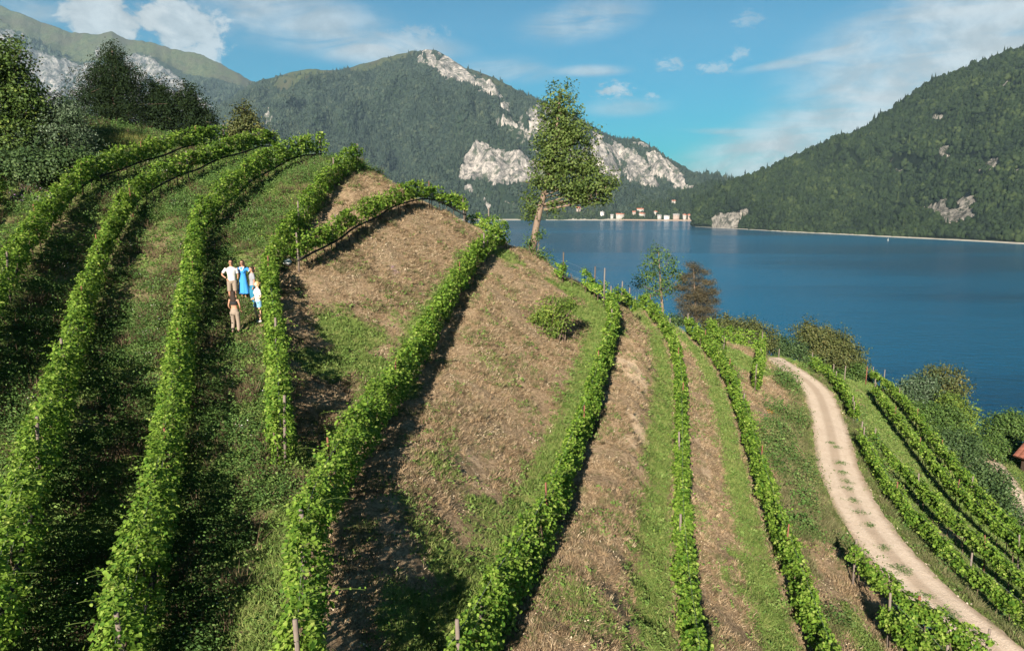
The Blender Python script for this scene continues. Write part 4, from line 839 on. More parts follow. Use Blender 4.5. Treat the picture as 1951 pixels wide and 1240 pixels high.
plant('big_bush', 'biggest rounded olive bush by the road head, lake behind', 'bush', (1575, 722, 75), [(1535, 632, 24, 20), (1565, 645, 32, 24), (1600, 660, 30, 24), (1560, 675, 46, 30), (1612, 690, 32, 28), (1580, 705, 40, 18)], MAT['lf_olive'], 0.18, 1.5, group=G2, seed=15, gap=.32)
plant('shrub', 'lower green shrub joining the left flank of the biggest bush', 'shrub', (1505, 705, 72), [(1490, 652, 16, 12), (1510, 668, 26, 20), (1535, 690, 24, 16), (1485, 672, 16, 14)], MAT['lf_thicket'], 0.16, 1.5, group=G2, seed=16, gap=.32)
plant('shrub', 'green shrub between the biggest bush and the dark end post', 'shrub', (1632, 730, 73), [(1610, 715, 24, 12), (1635, 705, 16, 14), (1640, 722, 18, 12), (1590, 724, 18, 10)], MAT['lf_green'], 0.16, 1.4, group=G2, seed=17, gap=.32)
plant('shrub', 'grey green bush at the crest of the lakeside thicket', 'bush', (1770, 790, 67), [(1738, 742, 24, 18), (1768, 738, 28, 22), (1745, 765, 30, 18)], MAT['lf_silver'], 0.18, 1.4, group=G2, seed=18, gap=.32)
plant('thicket_tree', 'wide olive tree on the lakeside thicket, bare twigs at its top', 'tree', (1800, 800, 68), [(1778, 712, 16, 12), (1805, 720, 26, 16), (1825, 740, 20, 16), (1798, 748, 34, 20)], MAT['lf_olive'], 0.18, 1.0, .14, group=G2, seed=19, gap=.4)
plant('thicket_tree', 'bright yellow green tree on the edge of the lakeside thicket', 'tree', (1825, 850, 64), [(1812, 770, 24, 16), (1835, 795, 24, 22), (1828, 820, 24, 20)], MAT['lf_fresh'], 0.18, 1.3, .12, group=G2, seed=20, gap=.32)
plant('shrub', 'mid green shrub mass below the grey green crest bush', 'shrub', (1775, 830, 62), [(1752, 782, 26, 18), (1782, 790, 30, 22), (1800, 818, 28, 24), (1770, 815, 26, 18)], MAT['lf_green'], 0.17, 1.5, group=G2, seed=21, gap=.3)
plant('shrub', 'dark green thicket shrub along the lowest row, upper part', 'shrub', (1815, 875, 55.5), [(1800, 838, 22, 18), (1825, 850, 26, 22), (1848, 872, 26, 24), (1838, 850, 24, 20)], MAT['lf_thicket'], 0.16, 1.5, group=G2, seed=22, gap=.3)
plant('shrub', 'dark green thicket shrub along the lowest row, beside the gravel path', 'shrub', (1885, 955, 48), [(1866, 900, 24, 24), (1890, 925, 28, 28), (1905, 955, 28, 26), (1925, 990, 28, 28), (1945, 1020, 26, 26)], MAT['lf_thicket'], 0.16, 1.5, group=G2, seed=23, gap=.3)
plant('thicket_tree', 'round green tree left of the red roof, water behind', 'tree', (1910, 890, 69), [(1905, 812, 26, 18), (1935, 805, 24, 18), (1885, 830, 22, 16), (1920, 835, 30, 20), (1960, 812, 20, 18)], MAT['lf_green'], 0.19, 1.4, .16, group=G2, seed=24, gap=.32)
plant('shrub', 'green shrub under the left corner of the red roof', 'shrub', (1925, 915, 62), [(1900, 858, 20, 16), (1915, 875, 18, 18), (1935, 905, 20, 16), (1948, 928, 18, 14), (1872, 850, 14, 10)], MAT['lf_green'], 0.17, 1.4, group=G2, seed=25, gap=.32)

# ------------------------------------------------------------------ ground cover (nobody could count it): grass, weeds, straw, litter, scrub
def mat_tuft(name, a, b_, c, trans=0.15):
    m, k, b = mat_new(name)
    oi = k.new('ShaderNodeObjectInfo').outputs['Random']; g = k.new('ShaderNodeNewGeometry'); 
    f = k.m('ADD', k.m('MULTIPLY', oi, 0.6), k.m('MULTIPLY', g.outputs['Random Per Island'], 0.4))
    col = k.mix(k.ss(f, 0.1, 0.5), a, b_); col = k.mix(k.ss(f, 0.55, 0.95), col, c)
    k.put(b.inputs['Base Color'], col); b.inputs['Roughness'].default_value = 0.7; b.inputs['Specular IOR Level'].default_value = 0.15
    tr = k.new('ShaderNodeBsdfTranslucent'); k.put(tr.inputs['Color'], col); mx = k.new('ShaderNodeMixShader'); mx.inputs[0].default_value = trans
    k.l.new(b.outputs[0], mx.inputs[1]); k.l.new(tr.outputs[0], mx.inputs[2]); k.l.new(mx.outputs[0], k.n['Material Output'].inputs['Surface'])
    return m
def tuft_proto(name, mat, n, spread, h, w, lean, seed, leafy=False):
    rg = np.random.default_rng(seed); v, f3, f4 = [], [], []
    for i in range(n):
        a = rg.uniform(0, 6.283); r = spread*math.sqrt(rg.random()); b0 = np.array((r*math.cos(a), r*math.sin(a), -0.02)); L = h*rg.uniform(.5, 1.1)
        d = np.array((math.cos(a+rg.normal(0, .6)), math.sin(a+rg.normal(0, .6)), 0))*lean*rg.uniform(.3, 1.4)+np.array((0, 0, 1)); d /= np.linalg.norm(d)
        s_ = np.cross(d, rg.normal(size=3)); s_ /= np.linalg.norm(s_); tip = b0+d*L-np.array((0, 0, .2*L*lean*rg.random())); k = len(v)
        if leafy:
            b1 = b0+d*L*rg.uniform(.1, .6); q = np.cross(d, s_); e = (d*.4+s_*.9); e /= np.linalg.norm(e); o_ = np.cross(e, q)
            v += [b1, b1+e*w*1.3+o_*w*.7, b1+e*w*2.6-np.array((0, 0, w*.3)), b1+e*w*1.3-o_*w*.7]; f4.append((k, k+1, k+2, k+3))
        else:
            v += [b0-s_*w, b0+s_*w, tip]; f3.append((k, k+1, k+2))
    fs = [np.array(x) for x in (f4, f3) if len(x)]
    return proto(name, np.array(v), fs, mat)
MAT['straw'] = mat_tuft('straw', (0.150, 0.100, 0.056), (0.255, 0.180, 0.106), (0.42, 0.335, 0.225))
MAT['grass'] = mat_tuft('grass', (0.058, 0.098, 0.022), (0.112, 0.160, 0.038), (0.215, 0.225, 0.08))
MAT['weed'] = mat_tuft('weed', (0.042, 0.082, 0.017), (0.082, 0.14, 0.028), (0.15, 0.20, 0.06))
MAT['brush'] = mat_tuft('brush', (0.07, 0.062, 0.03), (0.12, 0.125, 0.055), (0.20, 0.17, 0.09))
MAT['litter'] = mat_tuft('litter', (0.19, 0.14, 0.09), (0.32, 0.255, 0.17), (0.50, 0.43, 0.32), 0.0)
MAT['flower'] = mat_tuft('white_flower', (0.45, 0.45, 0.40), (0.6, 0.6, 0.54), (0.7, 0.7, 0.65))
MAT['broom'] = mat_tuft('orange_flower', (0.35, 0.16, 0.02), (0.50, 0.24, 0.03), (0.55, 0.33, 0.06))
MAT['mauve'] = mat_tuft('mauve_flower', (0.16, 0.09, 0.17), (0.25, 0.15, 0.28), (0.34, 0.24, 0.36))
P_straw = [tuft_proto('straw', MAT['straw'], 12, .10, .17, .008, 1.5, q) for q in range(4)]
P_grass = [tuft_proto('grass', MAT['grass'], 14, .09, .17, .008, .9, 20+q) for q in range(4)]
P_weed = [tuft_proto('weed', MAT['weed'], 13, .12, .26, .032, .7, 40+q, True) for q in range(4)]
MAT['dark_weed'] = mat_tuft('dark_weed', (0.026, 0.058, 0.014), (0.052, 0.102, 0.022), (0.115, 0.17, 0.05))
MAT['dead_weed'] = mat_tuft('dead_weed', (0.05, 0.036, 0.022), (0.10, 0.072, 0.042), (0.17, 0.125, 0.075))
P_dead = [tuft_proto('dead_weed', MAT['dead_weed'], 40, .2, .5, .009, .8, 170+q) for q in range(3)]
P_tall = [tuft_proto('tall_weed', MAT['dark_weed'], 34, .18, .62, .024, .45, 60+q, True) for q in range(3)]
P_brush = [tuft_proto('brush', MAT['brush'], 34, .16, .55, .012, .8, 80+q) for q in range(3)]
MAT['scrub'] = mat_tuft('scrub', (0.04, 0.062, 0.02), (0.085, 0.105, 0.035), (0.16, 0.155, 0.06))
P_scrub = [tuft_proto('scrub', MAT['scrub'], 80, .28, .5, .014, .8, 70+q, True) for q in range(3)]
P_litter = [tuft_proto('litter', MAT['litter'], 6, .14, .03, .022, 2.5, 90+q, True) for q in range(3)]
P_flow = [tuft_proto('flower', MAT['flower'], 9, .10, .5, .022, .4, 110+q, True) for q in range(2)]
P_broom = [tuft_proto('broom', MAT['broom'], 22, .16, .5, .022, .6, 120+q, True) for q in range(2)]
P_mauve = [tuft_proto('mauve', MAT['mauve'], 22, .10, .5, .022, .5, 130+q, True) for q in range(2)]
cx, cyy = 0.5*(GX[1:]+GX[:-1]), 0.5*(GY[1:]+GY[:-1]); CX, CY = np.meshgrid(cx, cyy)
cm = lambda F: 0.25*(F[1:, 1:]+F[:-1, 1:]+F[1:, :-1]+F[:-1, :-1])
CZ = cm(ZZ); AREA = np.diff(GY)[:, None]*np.diff(GX)[None]
cu, cv = to_px(np.stack([CX, CY, CZ], -1)); DIST = np.sqrt(CX**2+CY**2+CZ**2)
seen = (CY > 5) & (cu > -60) & (cu < 2010) & (cv < 1330) & (cv > 150) & (DIST < 110)
cg, cb, cbr, clu, cpa, cdr, cdp, cdrow = cm(green), cm(bare), cm(brush), cm(lush_shade), cm(pale), cm(droad), cm(dpath), cm(drow)
off = smooth(cdr, 1.0, 1.3)*smooth(cdp, .9, 1.2); cside = cm(np.where(np.abs(side) < 20, side, 20))
cleft = cm(left_id.astype(float)); cright = cm(right_id.astype(float)); pn1 = fbm(CX/1.1, CY/1.1, 3, 300); pn2 = fbm(CX/.6, CY/.6, 3, 310)
def cover(name, label, cat, dens, n, protos, smin, smax, seed, far_pow=1.1, tilt=.25, grow=0.6):
    rg = np.random.default_rng(seed); w_ = (dens*AREA*seen*np.minimum(1, (14/DIST)**far_pow)).ravel(); w_ /= w_.sum()
    c = rg.choice(len(w_), n, p=w_); j, i = c//CX.shape[1], c % CX.shape[1]
    x = GX[i]+(GX[i+1]-GX[i])*rg.random(n); y = GY[j]+(GY[j+1]-GY[j])*rg.random(n); pts = np.stack([x, y, zfun(x, y)], 1)
    s_ = rg.uniform(smin, smax, n)*(1+grow*np.clip((np.hypot(x, y)-15)/40, 0, 1.2)); scl = np.stack([s_, s_, s_*rg.uniform(.7, 1.2, n)], 1)
    rot = np.stack([rg.normal(0, tilt, n), rg.normal(0, tilt, n), rg.uniform(0, 6.28, n)], 1)
    return tag(scatter(name, pts, rot, scl, rg.integers(0, len(protos), n), gn_group(name, protos)), label, cat, kind='stuff')
DRY = (1-smooth(cg, .3, .6))*(1-cb*0.8)*off*(1-.6*cleft)
cover('dry_grass', 'dry mown straw and grass on the banks between the vine rows', 'dry grass', DRY*smooth(pn1, .25, .6), 80000, P_straw, .5, 1.25, 1)
cover('litter', 'pale dead leaves and cuttings lying on the dry banks', 'plant litter', DRY*(0.3+1.2*cpa)*smooth(pn2, .45, .6), 15000, P_litter, .4, 1.0, 2, tilt=.5)
cover('grass', 'green grass on the terraces beside the vine rows', 'grass', smooth(cg+.6*(pn1-.5), .25, .6)*off*(1-.7*cleft), 80000, P_grass, .5, 1.3, 3)
cover('weeds', 'low leafy weeds among the grass and straw', 'weeds', (cg*.55+.9*smooth(pn1, .54, .68)*off*.5+.6*cleft)*off, 52000, P_weed, .45, 1.15, 4)
cover('tall_weeds', 'tall dark weeds growing between the shaded upper rows', 'weeds', cleft*smooth(pn1+.25*(clu-.5), .42, .62)*off*smooth(cdrow, .2, .6)*np.where((cside > .3) & (cside < 1.2), .45, 1), 27000, P_tall, .5, 1.25, 5)
cover('dead_weeds', 'brown dead weeds tangled between the shaded upper rows', 'dead weeds', cleft*smooth(pn2+.3*(pn1-.5), .46, .6)*off*smooth(cdrow, .3, .7), 4200, P_dead, .5, 1.1, 16)
cover('bank_tussocks', 'rough tussocks on the dry banks', 'tussocks', DRY*smooth(pn1, .42, .62), 9000, P_dead+P_brush, .22, .5, 17)
cover('bank_weeds', 'scattered green weeds on the dry banks', 'weeds', DRY*smooth(pn2, .5, .62), 5200, P_scrub, .2, .45, 18)
cover('scrub', 'dry scrub and brush on the bank above the dirt road', 'scrub', (smooth(cbr, .3, .7)+.05*DRY*smooth(pn1, .6, .7))*smooth(cdr, 1.2, 1.6), 2600, P_brush, .35, .8, 6, far_pow=.6)
cover('verge_weeds', 'leafy scrub along the road bank', 'weeds', smooth(cbr, .3, .7)*smooth(pn1, .45, .6)*smooth(cdr, 1.2, 1.6), 5200, P_scrub, .4, 1.0, 7, far_pow=.6)
cover('verge_shrubs', 'rounded olive shrubs on the bank above the dirt road', 'shrubs', smooth(cbr, .3, .7)*smooth(pn1, .48, .56)*smooth(cdr, 1.7, 2.2), 900, P_scrub+P_tall, 1.0, 2.2, 15, far_pow=.3)
cover('white_flowers', 'white wild flowers scattered between the upper rows', 'wild flowers', cleft*smooth(pn1, .56, .66)*off*smooth(cdrow, .35, .7), 900, P_flow, .5, .9, 8)
def patch(name, label, spots, n, protos, smin, smax, seed, dz=0.0):
    rg = np.random.default_rng(seed); P_ = []
    for u, v, r in spots:
        c = hit(u, v); q = c[:2]+rg.normal(0, r, (n, 2)); P_.append(np.c_[q, zfun(q[:, 0], q[:, 1])+dz])
    P_ = np.vstack(P_); m_ = len(P_); s_ = rg.uniform(smin, smax, m_)
    return tag(scatter(name, P_, np.stack([rg.normal(0, .2, m_), rg.normal(0, .2, m_), rg.uniform(0, 6.28, m_)], 1), np.stack([s_]*3, 1), rg.integers(0, len(protos), m_), gn_group(name, protos)), label, 'wild flowers' if 'flower' in name else 'weeds', kind='stuff')
patch('orange_flowers', 'orange broom flowers on the scrubby bank above the road', [(1480, 795, .25), (1490, 865, .25), (1508, 873, .2)], 16, P_broom, .5, .9, 9)
patch('mauve_flowers', 'mauve flower spikes in the dark shrubs at the upper left', [(55, 372, .5), (92, 380, .5)], 14, P_mauve, .9, 1.6, 10)
patch('mauve_tuft_flowers', 'small mauve flower tuft on the dry mound', [(748, 514, .22)], 12, P_mauve, .35, .6, 11)
P_road = [tuft_proto('road_weed', MAT['dark_weed'], 16, .12, .22, .022, .8, 190+q, True) for q in range(3)]
patch('road_weeds', 'weeds growing in the middle strip of the dirt road', [(1592, 856, .12), (1600, 885, .16), (1606, 905, .16), (1612, 922, .16), (1616, 936, .14), (1626, 958, .14), (1638, 980, .2), (1655, 1005, .12), (1686, 1049, .14), (1712, 1087, .14), (1724, 1096, .16), (1766, 1140, .12), (1584, 848, .1), (1800, 1172, .2), (1812, 1180, .2)], 34, P_road, .45, 1.0, 12, 0.08)
patch('mound_weeds', 'tufts of tall weeds on the dry slopes', [(965, 700, .4), (950, 690, .4), (1015, 700, .5), (985, 690, .4), (1000, 715, .3), (760, 980, .2), (860, 870, .2), (925, 870, .15), (1210, 690, .25), (1185, 720, .2), (820, 770, .3), (900, 640, .3), (690, 470, .3), (660, 490, .3), (1020, 560, .6), (1060, 545, .6), (990, 530, .6), (950, 495, .4)], 9, P_tall, .3, .6, 13)
patch('bank_grass', 'tall pale grass on the bank right of the silvery shrub', [(190, 272, .9), (215, 268, .9), (240, 272, .9), (265, 275, .9), (180, 282, .7), (225, 280, .8)], 50, [tuft_proto('pale_grass', mat_tuft('pale_grass', (0.10, 0.115, 0.03), (0.17, 0.175, 0.05), (0.27, 0.25, 0.09)), 24, .16, .7, .012, .6, 150+q) for q in range(2)], .7, 1.3, 14)
MAT['stone'] = mat_plain('stone', (0.42, 0.34, 0.27), 0.95, 0.3, 3, 0.5)
def stone_proto(q):
    v, f = ico(1); rg = np.random.default_rng(200+q); return proto('stone', v*(1+.4*(rg.random((len(v), 1))-.5))*np.array((1, .8, .6))*.5, f, MAT['stone'])
rg = np.random.default_rng(77); L_ = left_of(ROAD3); n_ = 420; ii_ = rg.integers(0, len(ROAD3), n_); of_ = np.where(rg.random(n_) < .75, 1.0, -1.0)*(1.0+rg.exponential(.2, n_))
q = ROAD3[ii_, :2]+L_[ii_]*of_[:, None]; P_ = np.c_[q, zfun(q[:, 0], q[:, 1])]; s_ = rg.uniform(.05, .17, n_)
tag(scatter('stones', P_, rg.uniform(0, 6, (n_, 3)), np.stack([s_]*3, 1), rg.integers(0, 3, n_), gn_group('stones', [stone_proto(q) for q in range(3)])), 'crumbled stones along the edges of the dirt road', 'stones', kind='stuff')
# ------------------------------------------------------------------ shores, village, boat
def ribbon(name, P_a, P_b, mat):
    v = np.vstack([P_a, P_b]); n = len(P_a); i = np.arange(n-1); return tag(mesh_np(name, v, np.stack([i, i+n, i+n+1, i+1], 1), mat), kind='structure')
MAT['shore'] = mat_plain('pale_shore', (0.29, 0.265, 0.22), 0.95, 0.25, 0.2)
u_ = np.linspace(1325, 2100, 160); Yb = np.interp(u_, [1318, 1345, 1420, 1500, 1700, 1951, 2150], [1425, 1390, 1300, 1204, 1050, 900, 810])
def shore_pts(u, Y, z): p = np.array([at(a, 418, b_) for a, b_ in zip(u, Y)]); p[:, 2] = z; return p
jit_ = 4*(fbm(u_/12, u_*0, 3, 7)-.5)
ribbon('lake_shore', shore_pts(u_, Yb-7+jit_, LAKE_Z-.4), shore_pts(u_, Yb+9+jit_, LAKE_Z+1.2), MAT['shore'])
u_ = np.linspace(1040, 1180, 60); ribbon('beach', shore_pts(u_, np.full(60, 1772.0)+10*np.sin(u_/40), LAKE_Z-.3), shore_pts(u_, np.full(60, 1812.0), LAKE_Z+4), MAT['shore'])
u_ = np.linspace(1180, 1335, 60); ribbon('quay', shore_pts(u_, np.full(60, 1782.0)-(u_-1180)*.35, LAKE_Z-.3), shore_pts(u_, np.full(60, 1800.0)-(u_-1180)*.35, LAKE_Z+2.4), mat_plain('quay', (0.30, 0.22, 0.16), .9, .3, .1))
u_ = np.linspace(866, 992, 40); ribbon('spit', shore_pts(u_, np.full(40, 1778.0), LAKE_Z-.3), shore_pts(u_, np.full(40, 1806.0), LAKE_Z+2.6), MAT['shore'])
MAT['wall_w'] = mat_plain('white_wall', (0.29, 0.27, 0.245), .9, .06, .3); MAT['wall_p'] = mat_plain('pink_wall', (0.26, 0.205, 0.175), .9, .06, .3); MAT['wall_g'] = mat_plain('grey_wall', (0.50, 0.48, 0.46), .9, .06, .3)
MAT['roof_r'] = mat_plain('red_roof', (0.36, 0.13, 0.075), .9, .2, .8); MAT['roof_g'] = mat_plain('grey_roof', (0.30, 0.28, 0.27), .9, .2, .8); MAT['pane'] = mat_plain('window_pane', (0.03, 0.035, 0.04), .3, .1, 1, 0, .5)
def box_data(name, mat, d=(1, 1, 1)):
    mb = MB(); mb.box((0, 0, 0), d); o = mb.build(name, MAT[mat]); me = o.data; bpy.data.objects.remove(o); return me
WIN = box_data('window', 'pane', (1.2, .2, 1.7))
def house(label, u, v, wpx, storeys, wall, roof, rz=0.0, Y=1800.0, deep=9.0, chimney=True):
    b0 = at(u, v, Y); w = .85*wpx/(FPX/Y); storeys = min(storeys, 2); h = 2.9*storeys; e = empty('house', b0, rz); tag(e, label, 'house', 'houses of the lakeside village')
    mb = MB(); mb.box((0, 0, (h-9)/2), (w, deep, h+9)); x, y, rh = w/2, deep/2, deep*.26
    mb.add([(-x, -y, h), (x, -y, h), (x, y, h), (-x, y, h), (-x, 0, h+rh), (x, 0, h+rh)], None, [(0, 4, 3), (1, 2, 5)]); mb.build('wall', MAT[wall], e)
    mb = MB(); o_ = .7
    for s_ in (-1, 1):
        a, b_ = (y+o_)*s_, h-rh*o_/y; t_ = .28
        q = [(-x-o_, a, b_), (x+o_, a, b_), (x+o_, 0, h+rh), (-x-o_, 0, h+rh)]; q2 = [(p[0], p[1], p[2]+t_) for p in q]; mb.add(q+q2, [(0, 1, 2, 3), (4, 7, 6, 5), (0, 4, 5, 1), (1, 5, 6, 2), (2, 6, 7, 3), (3, 7, 4, 0)])
    r_ = mb.build('roof', MAT[roof], e)
    if chimney: mb = MB(); mb.box((w*.22, deep*.12, h+rh+.5), (.9, .9, 1.8)); mb.build('chimney', MAT[wall], r_)
    nw = max(2, int(w/3.6))
    for st in range(storeys):
        for i in range(nw): put('window', WIN, ((i+.5)/nw*w-w/2, -deep/2-.03, 1.5+2.9*st), e)
    return e
house('largest white lakeside building with an orange roof by the water', 1181, 412.5, 17, 3, 'wall_w', 'roof_r', .1)
house('pinkish house between the white waterfront building and the red gable', 1208, 408, 7, 3, 'wall_p', 'roof_r', -.2, 1815)
house('white house with a steep red roof at the waterfront', 1223, 411.5, 12, 2, 'wall_w', 'roof_r', .35)
house('long red roofed house above the waterfront houses', 1219, 402.5, 16, 2, 'wall_w', 'roof_r', -.12, 1850)
house('small lone house high among the trees on the right', 1284, 387, 9, 2, 'wall_w', 'roof_r', .2, 1930)
house('lone house on the slope left above the beach', 1102, 400, 9, 2, 'wall_p', 'roof_r', .15, 1860)
house('low grey building in the middle of the waterfront', 1256, 413, 8, 1, 'wall_w', 'roof_g', 0, 1790, chimney=False)
house('slim pale house behind the low grey building', 1249, 408, 5, 3, 'wall_w', 'roof_r', .4, 1815)
house('wide low building with dark openings right of the middle', 1288, 413.5, 13, 2, 'wall_p', 'roof_g', -.1, 1765)
house('white house near the right end of the waterfront', 1304, 414, 6, 2, 'wall_w', 'roof_r', .3, 1760)
house('orange walled house at the right end of the waterfront', 1313, 414, 5, 2, 'wall_p', 'roof_r', -.3, 1755)
house('grey house behind trees left of the white building', 1147, 409, 7, 2, 'wall_g', 'roof_g', .2, 1810)
house('low long boathouse at the water between red gable and grey building', 1270, 414, 11, 1, 'wall_g', 'roof_g', 0, 1775, chimney=False)
house('small pale hut just left of the largest white building', 1166, 412, 6, 1, 'wall_w', 'roof_g', -.2, 1800, chimney=False)
def boat():
    d = px_dir(1692, 459); k = LAKE_Z/d.z; b0 = (d.x*k, d.y*k, LAKE_Z); e = empty('sailing_boat', b0, .5); tag(e, 'tiny white sailing boat on the lake below the right shore', 'boat'); e.scale = (.65, .65, .65)
    s_ = np.linspace(-1, 1, 9); wd = 0.8*np.sqrt(np.clip(1-np.abs(s_)**2.4, 0, 1))+.02; v = []
    for a, b_ in zip(s_, wd): v += [(a*2.3, -b_, .55), (a*2.2, -b_*.6, -.1), (a*2.2, b_*.6, -.1), (a*2.3, b_, .55)]
    q = []
    for i in range(8):
        for j in range(4): q.append((i*4+j, i*4+(j+1) % 4, (i+1)*4+(j+1) % 4, (i+1)*4+j))
    mb = MB(); mb.add(v, q); mb.build('hull', MAT['wall_w'], e, True)
    mb = MB(); mb.tube([(.3, 0, .4), (.3, 0, 6.4)], .05, 6); mb.build('mast', MAT['wire'], e)
    for nm, a, b_, c in (('mainsail', (.2, 0, 1.1), (-2.0, .35, 1.1), (.25, 0, 6.2)), ('jib', (.45, 0, 1.0), (2.1, .1, .8), (.4, 0, 5.2))):
        a, b_, c = map(np.array, (a, b_, c)); m_ = (a+b_+c)/3+np.array((0, .18, 0)); o_ = np.array((0, .03, 0))
        mb = MB(); mb.add([a, b_, c, m_, a+o_, b_+o_, c+o_, m_+o_], None, [(0, 1, 3), (1, 2, 3), (2, 0, 3), (5, 4, 7), (6, 5, 7), (4, 6, 7)]); mb.build(nm, MAT['wall_w'], e)
boat()
# the red tiled roof at the right edge
def tiled_house():
    A = at(1930, 868, 60); dirE = np.array((.47, -.883, 0.0)); dirR = np.array((.883, .47, 0.0)); up = np.array((0, 0, 1.0)); pit = R(30)
    e = empty('tiled_house', A); tag(e, 'house with a red tiled roof cut by the right edge, trees around', 'house')
    run = 4.4; wE = 9.0; rk = dirR*math.cos(pit)+up*math.sin(pit); rk2 = -dirR*math.cos(pit)+up*math.sin(pit); nrm = np.cross(dirE, rk); nrm = nrm if nrm[2] > 0 else -nrm
    mb = MB(); h = 6.0
    c4 = [dirE*.5+dirR*.5, dirE*(wE-.5)+dirR*.5, dirE*(wE-.5)+dirR*(2*run*math.cos(pit)-.5), dirE*.5+dirR*(2*run*math.cos(pit)-.5)]; zt = .25
    mb.add([p+up*zt for p in c4]+[p-up*h for p in c4], [(0, 1, 2, 3), (0, 4, 5, 1), (1, 5, 6, 2), (2, 6, 7, 3), (3, 7, 4, 0)]); 
    mb.build('wall', mat_plain('timber_wall', (0.10, 0.065, 0.045), .9), e)
    rf = MB(); rid_ = rk*run
    for a, b_ in ((np.zeros(3), rk), (dirR*2*run*math.cos(pit), rk2)):
        nn = np.cross(dirE, b_); nn = nn if nn[2] > 0 else -nn; q = [a, a+dirE*wE, a+dirE*wE+b_*run, a+b_*run]; rf.add(q+[p+nn*-.12 for p in q], [(0, 1, 2, 3), (4, 7, 6, 5), (0, 4, 5, 1), (1, 5, 6, 2), (2, 6, 7, 3), (3, 7, 4, 0)])
    ro = rf.build('roof', mat_plain('roof_board', (0.12, 0.05, 0.03), .9), e)
    m, k, b = mat_new('clay_tile'); oi = k.new('ShaderNodeObjectInfo').outputs['Random']; g = k.new('ShaderNodeTexCoord').outputs['Object']
    k.put(b.inputs['Base Color'], k.mix(k.m('ADD', k.m('MULTIPLY', oi, .7), k.m('MULTIPLY', k.noise(g, 9, 4), .4)), (0.085, 0.030, 0.020), (0.18, 0.068, 0.045))); b.inputs['Roughness'].default_value = .85
    tw, tl = .42, .50; mb = MB(); v = []
    for s_ in (0, 1):
        for q in range(5): x = q/4*tw*.94; v += [dirE*x+rk*(s_*tl)+nrm*(.045+.05*math.sin(q/4*math.pi)+(.03 if s_ == 0 else 0))]
    lo = [p-nrm*.035 for p in v]; f = [(q, q+1, q+6, q+5) for q in range(4)]+[(10+q, 15+q, 16+q, 11+q) for q in range(4)]+[(q, 10+q, 11+q, q+1) for q in range(4)]
    mb.add(v+lo, f); o = mb.build('tile', m); me = o.data; bpy.data.objects.remove(o)
    for j in range(int(run/(tl*.86))):
        for i in range(int(wE/tw)): put('tile', me, dirE*i*tw+rk*j*tl*.86+nrm*.004*random.random(), ro)
tiled_house()
# ------------------------------------------------------------------ the five people
def skin_mat(name, col): return mat_plain(name, col, .55, .08, 20, 0, .35)
MAT['skin'] = skin_mat('skin', (0.32, 0.165, 0.105)); MAT['skin_p'] = skin_mat('fair_skin', (0.56, 0.33, 0.24))
for nm, c in (('white_tee', (0.42, 0.41, 0.40)), ('khaki', (0.19, 0.15, 0.115)), ('blue_dress', (0.03, 0.19, 0.50)), ('grey_tee', (0.20, 0.205, 0.23)), ('teal_trousers', (0.015, 0.13, 0.22)), ('denim', (0.13, 0.25, 0.38)), ('tan_trousers', (0.21, 0.165, 0.13)), ('black_top', (0.015, 0.015, 0.016)), ('dark_hair', (0.022, 0.014, 0.010)), ('brown_hair', (0.05, 0.028, 0.016)), ('blonde_hair', (0.42, 0.27, 0.12)), ('shoe_white', (0.55, 0.54, 0.53)), ('shoe_dark', (0.03, 0.028, 0.026)), ('glasses', (0.01, 0.01, 0.012))):
    MAT[nm] = mat_plain(nm, c, .8, .12, 12)
def ellipsoid(mb, c, r, n=(12, 8)):
    th = np.linspace(0, 2*math.pi, n[0], endpoint=False); ph = np.linspace(0, math.pi, n[1]+1)[1:-1]; c = np.array(c)
    v = [c+np.array((math.sin(p)*math.cos(t_)*r[0], math.sin(p)*math.sin(t_)*r[1], math.cos(p)*r[2])) for p in ph for t_ in th]; m_ = n[0]
    q = [(i*m_+j, (i+1)*m_+j, (i+1)*m_+(j+1) % m_, i*m_+(j+1) % m_) for i in range(len(ph)-1) for j in range(m_)]
    v += [c+np.array((0, 0, r[2])), c-np.array((0, 0, r[2]))]; a = len(ph)*m_
    mb.add(v, q, [(a, j, (j+1) % m_) for j in range(m_)]+[(a+1, (len(ph)-1)*m_+(j+1) % m_, (len(ph)-1)*m_+j) for j in range(m_)])
def loft(mb, secs, n=14):
    """secs: (cx, cy, z, rx, ry)"""
    th = np.linspace(0, 2*math.pi, n, endpoint=False); v = []
    for cx_, cy_, z, rx, ry in secs: v += [(cx_+rx*math.cos(t_), cy_+ry*math.sin(t_), z) for t_ in th]
    m_ = len(secs); q = [(i*n+j, i*n+(j+1) % n, (i+1)*n+(j+1) % n, (i+1)*n+j) for i in range(m_-1) for j in range(n)]
    v += [(secs[0][0], secs[0][1], secs[0][2]), (secs[-1][0], secs[-1][1], secs[-1][2])]
    mb.add(v, q, [(m_*n, (j+1) % n, j) for j in range(n)]+[(m_*n+1, (m_-1)*n+j, (m_-1)*n+(j+1) % n) for j in range(n)])
def fused(mb, name, mat, parent, vox=0.016):
    o = mb.build('tmp', mat); md = o.modifiers.new('r', 'REMESH'); md.mode = 'VOXEL'; md.voxel_size = vox; md.use_smooth_shade = True
    s2 = o.modifiers.new('s', 'SMOOTH'); s2.factor = .5; s2.iterations = 4
    dg = bpy.context.evaluated_depsgraph_get(); me = bpy.data.meshes.new_from_object(o.evaluated_get(dg)); bpy.data.objects.remove(o)
    me.materials.clear(); me.materials.append(mat); r_ = bpy.data.objects.new(name, me); COL.objects.link(r_); r_.parent = parent; return r_
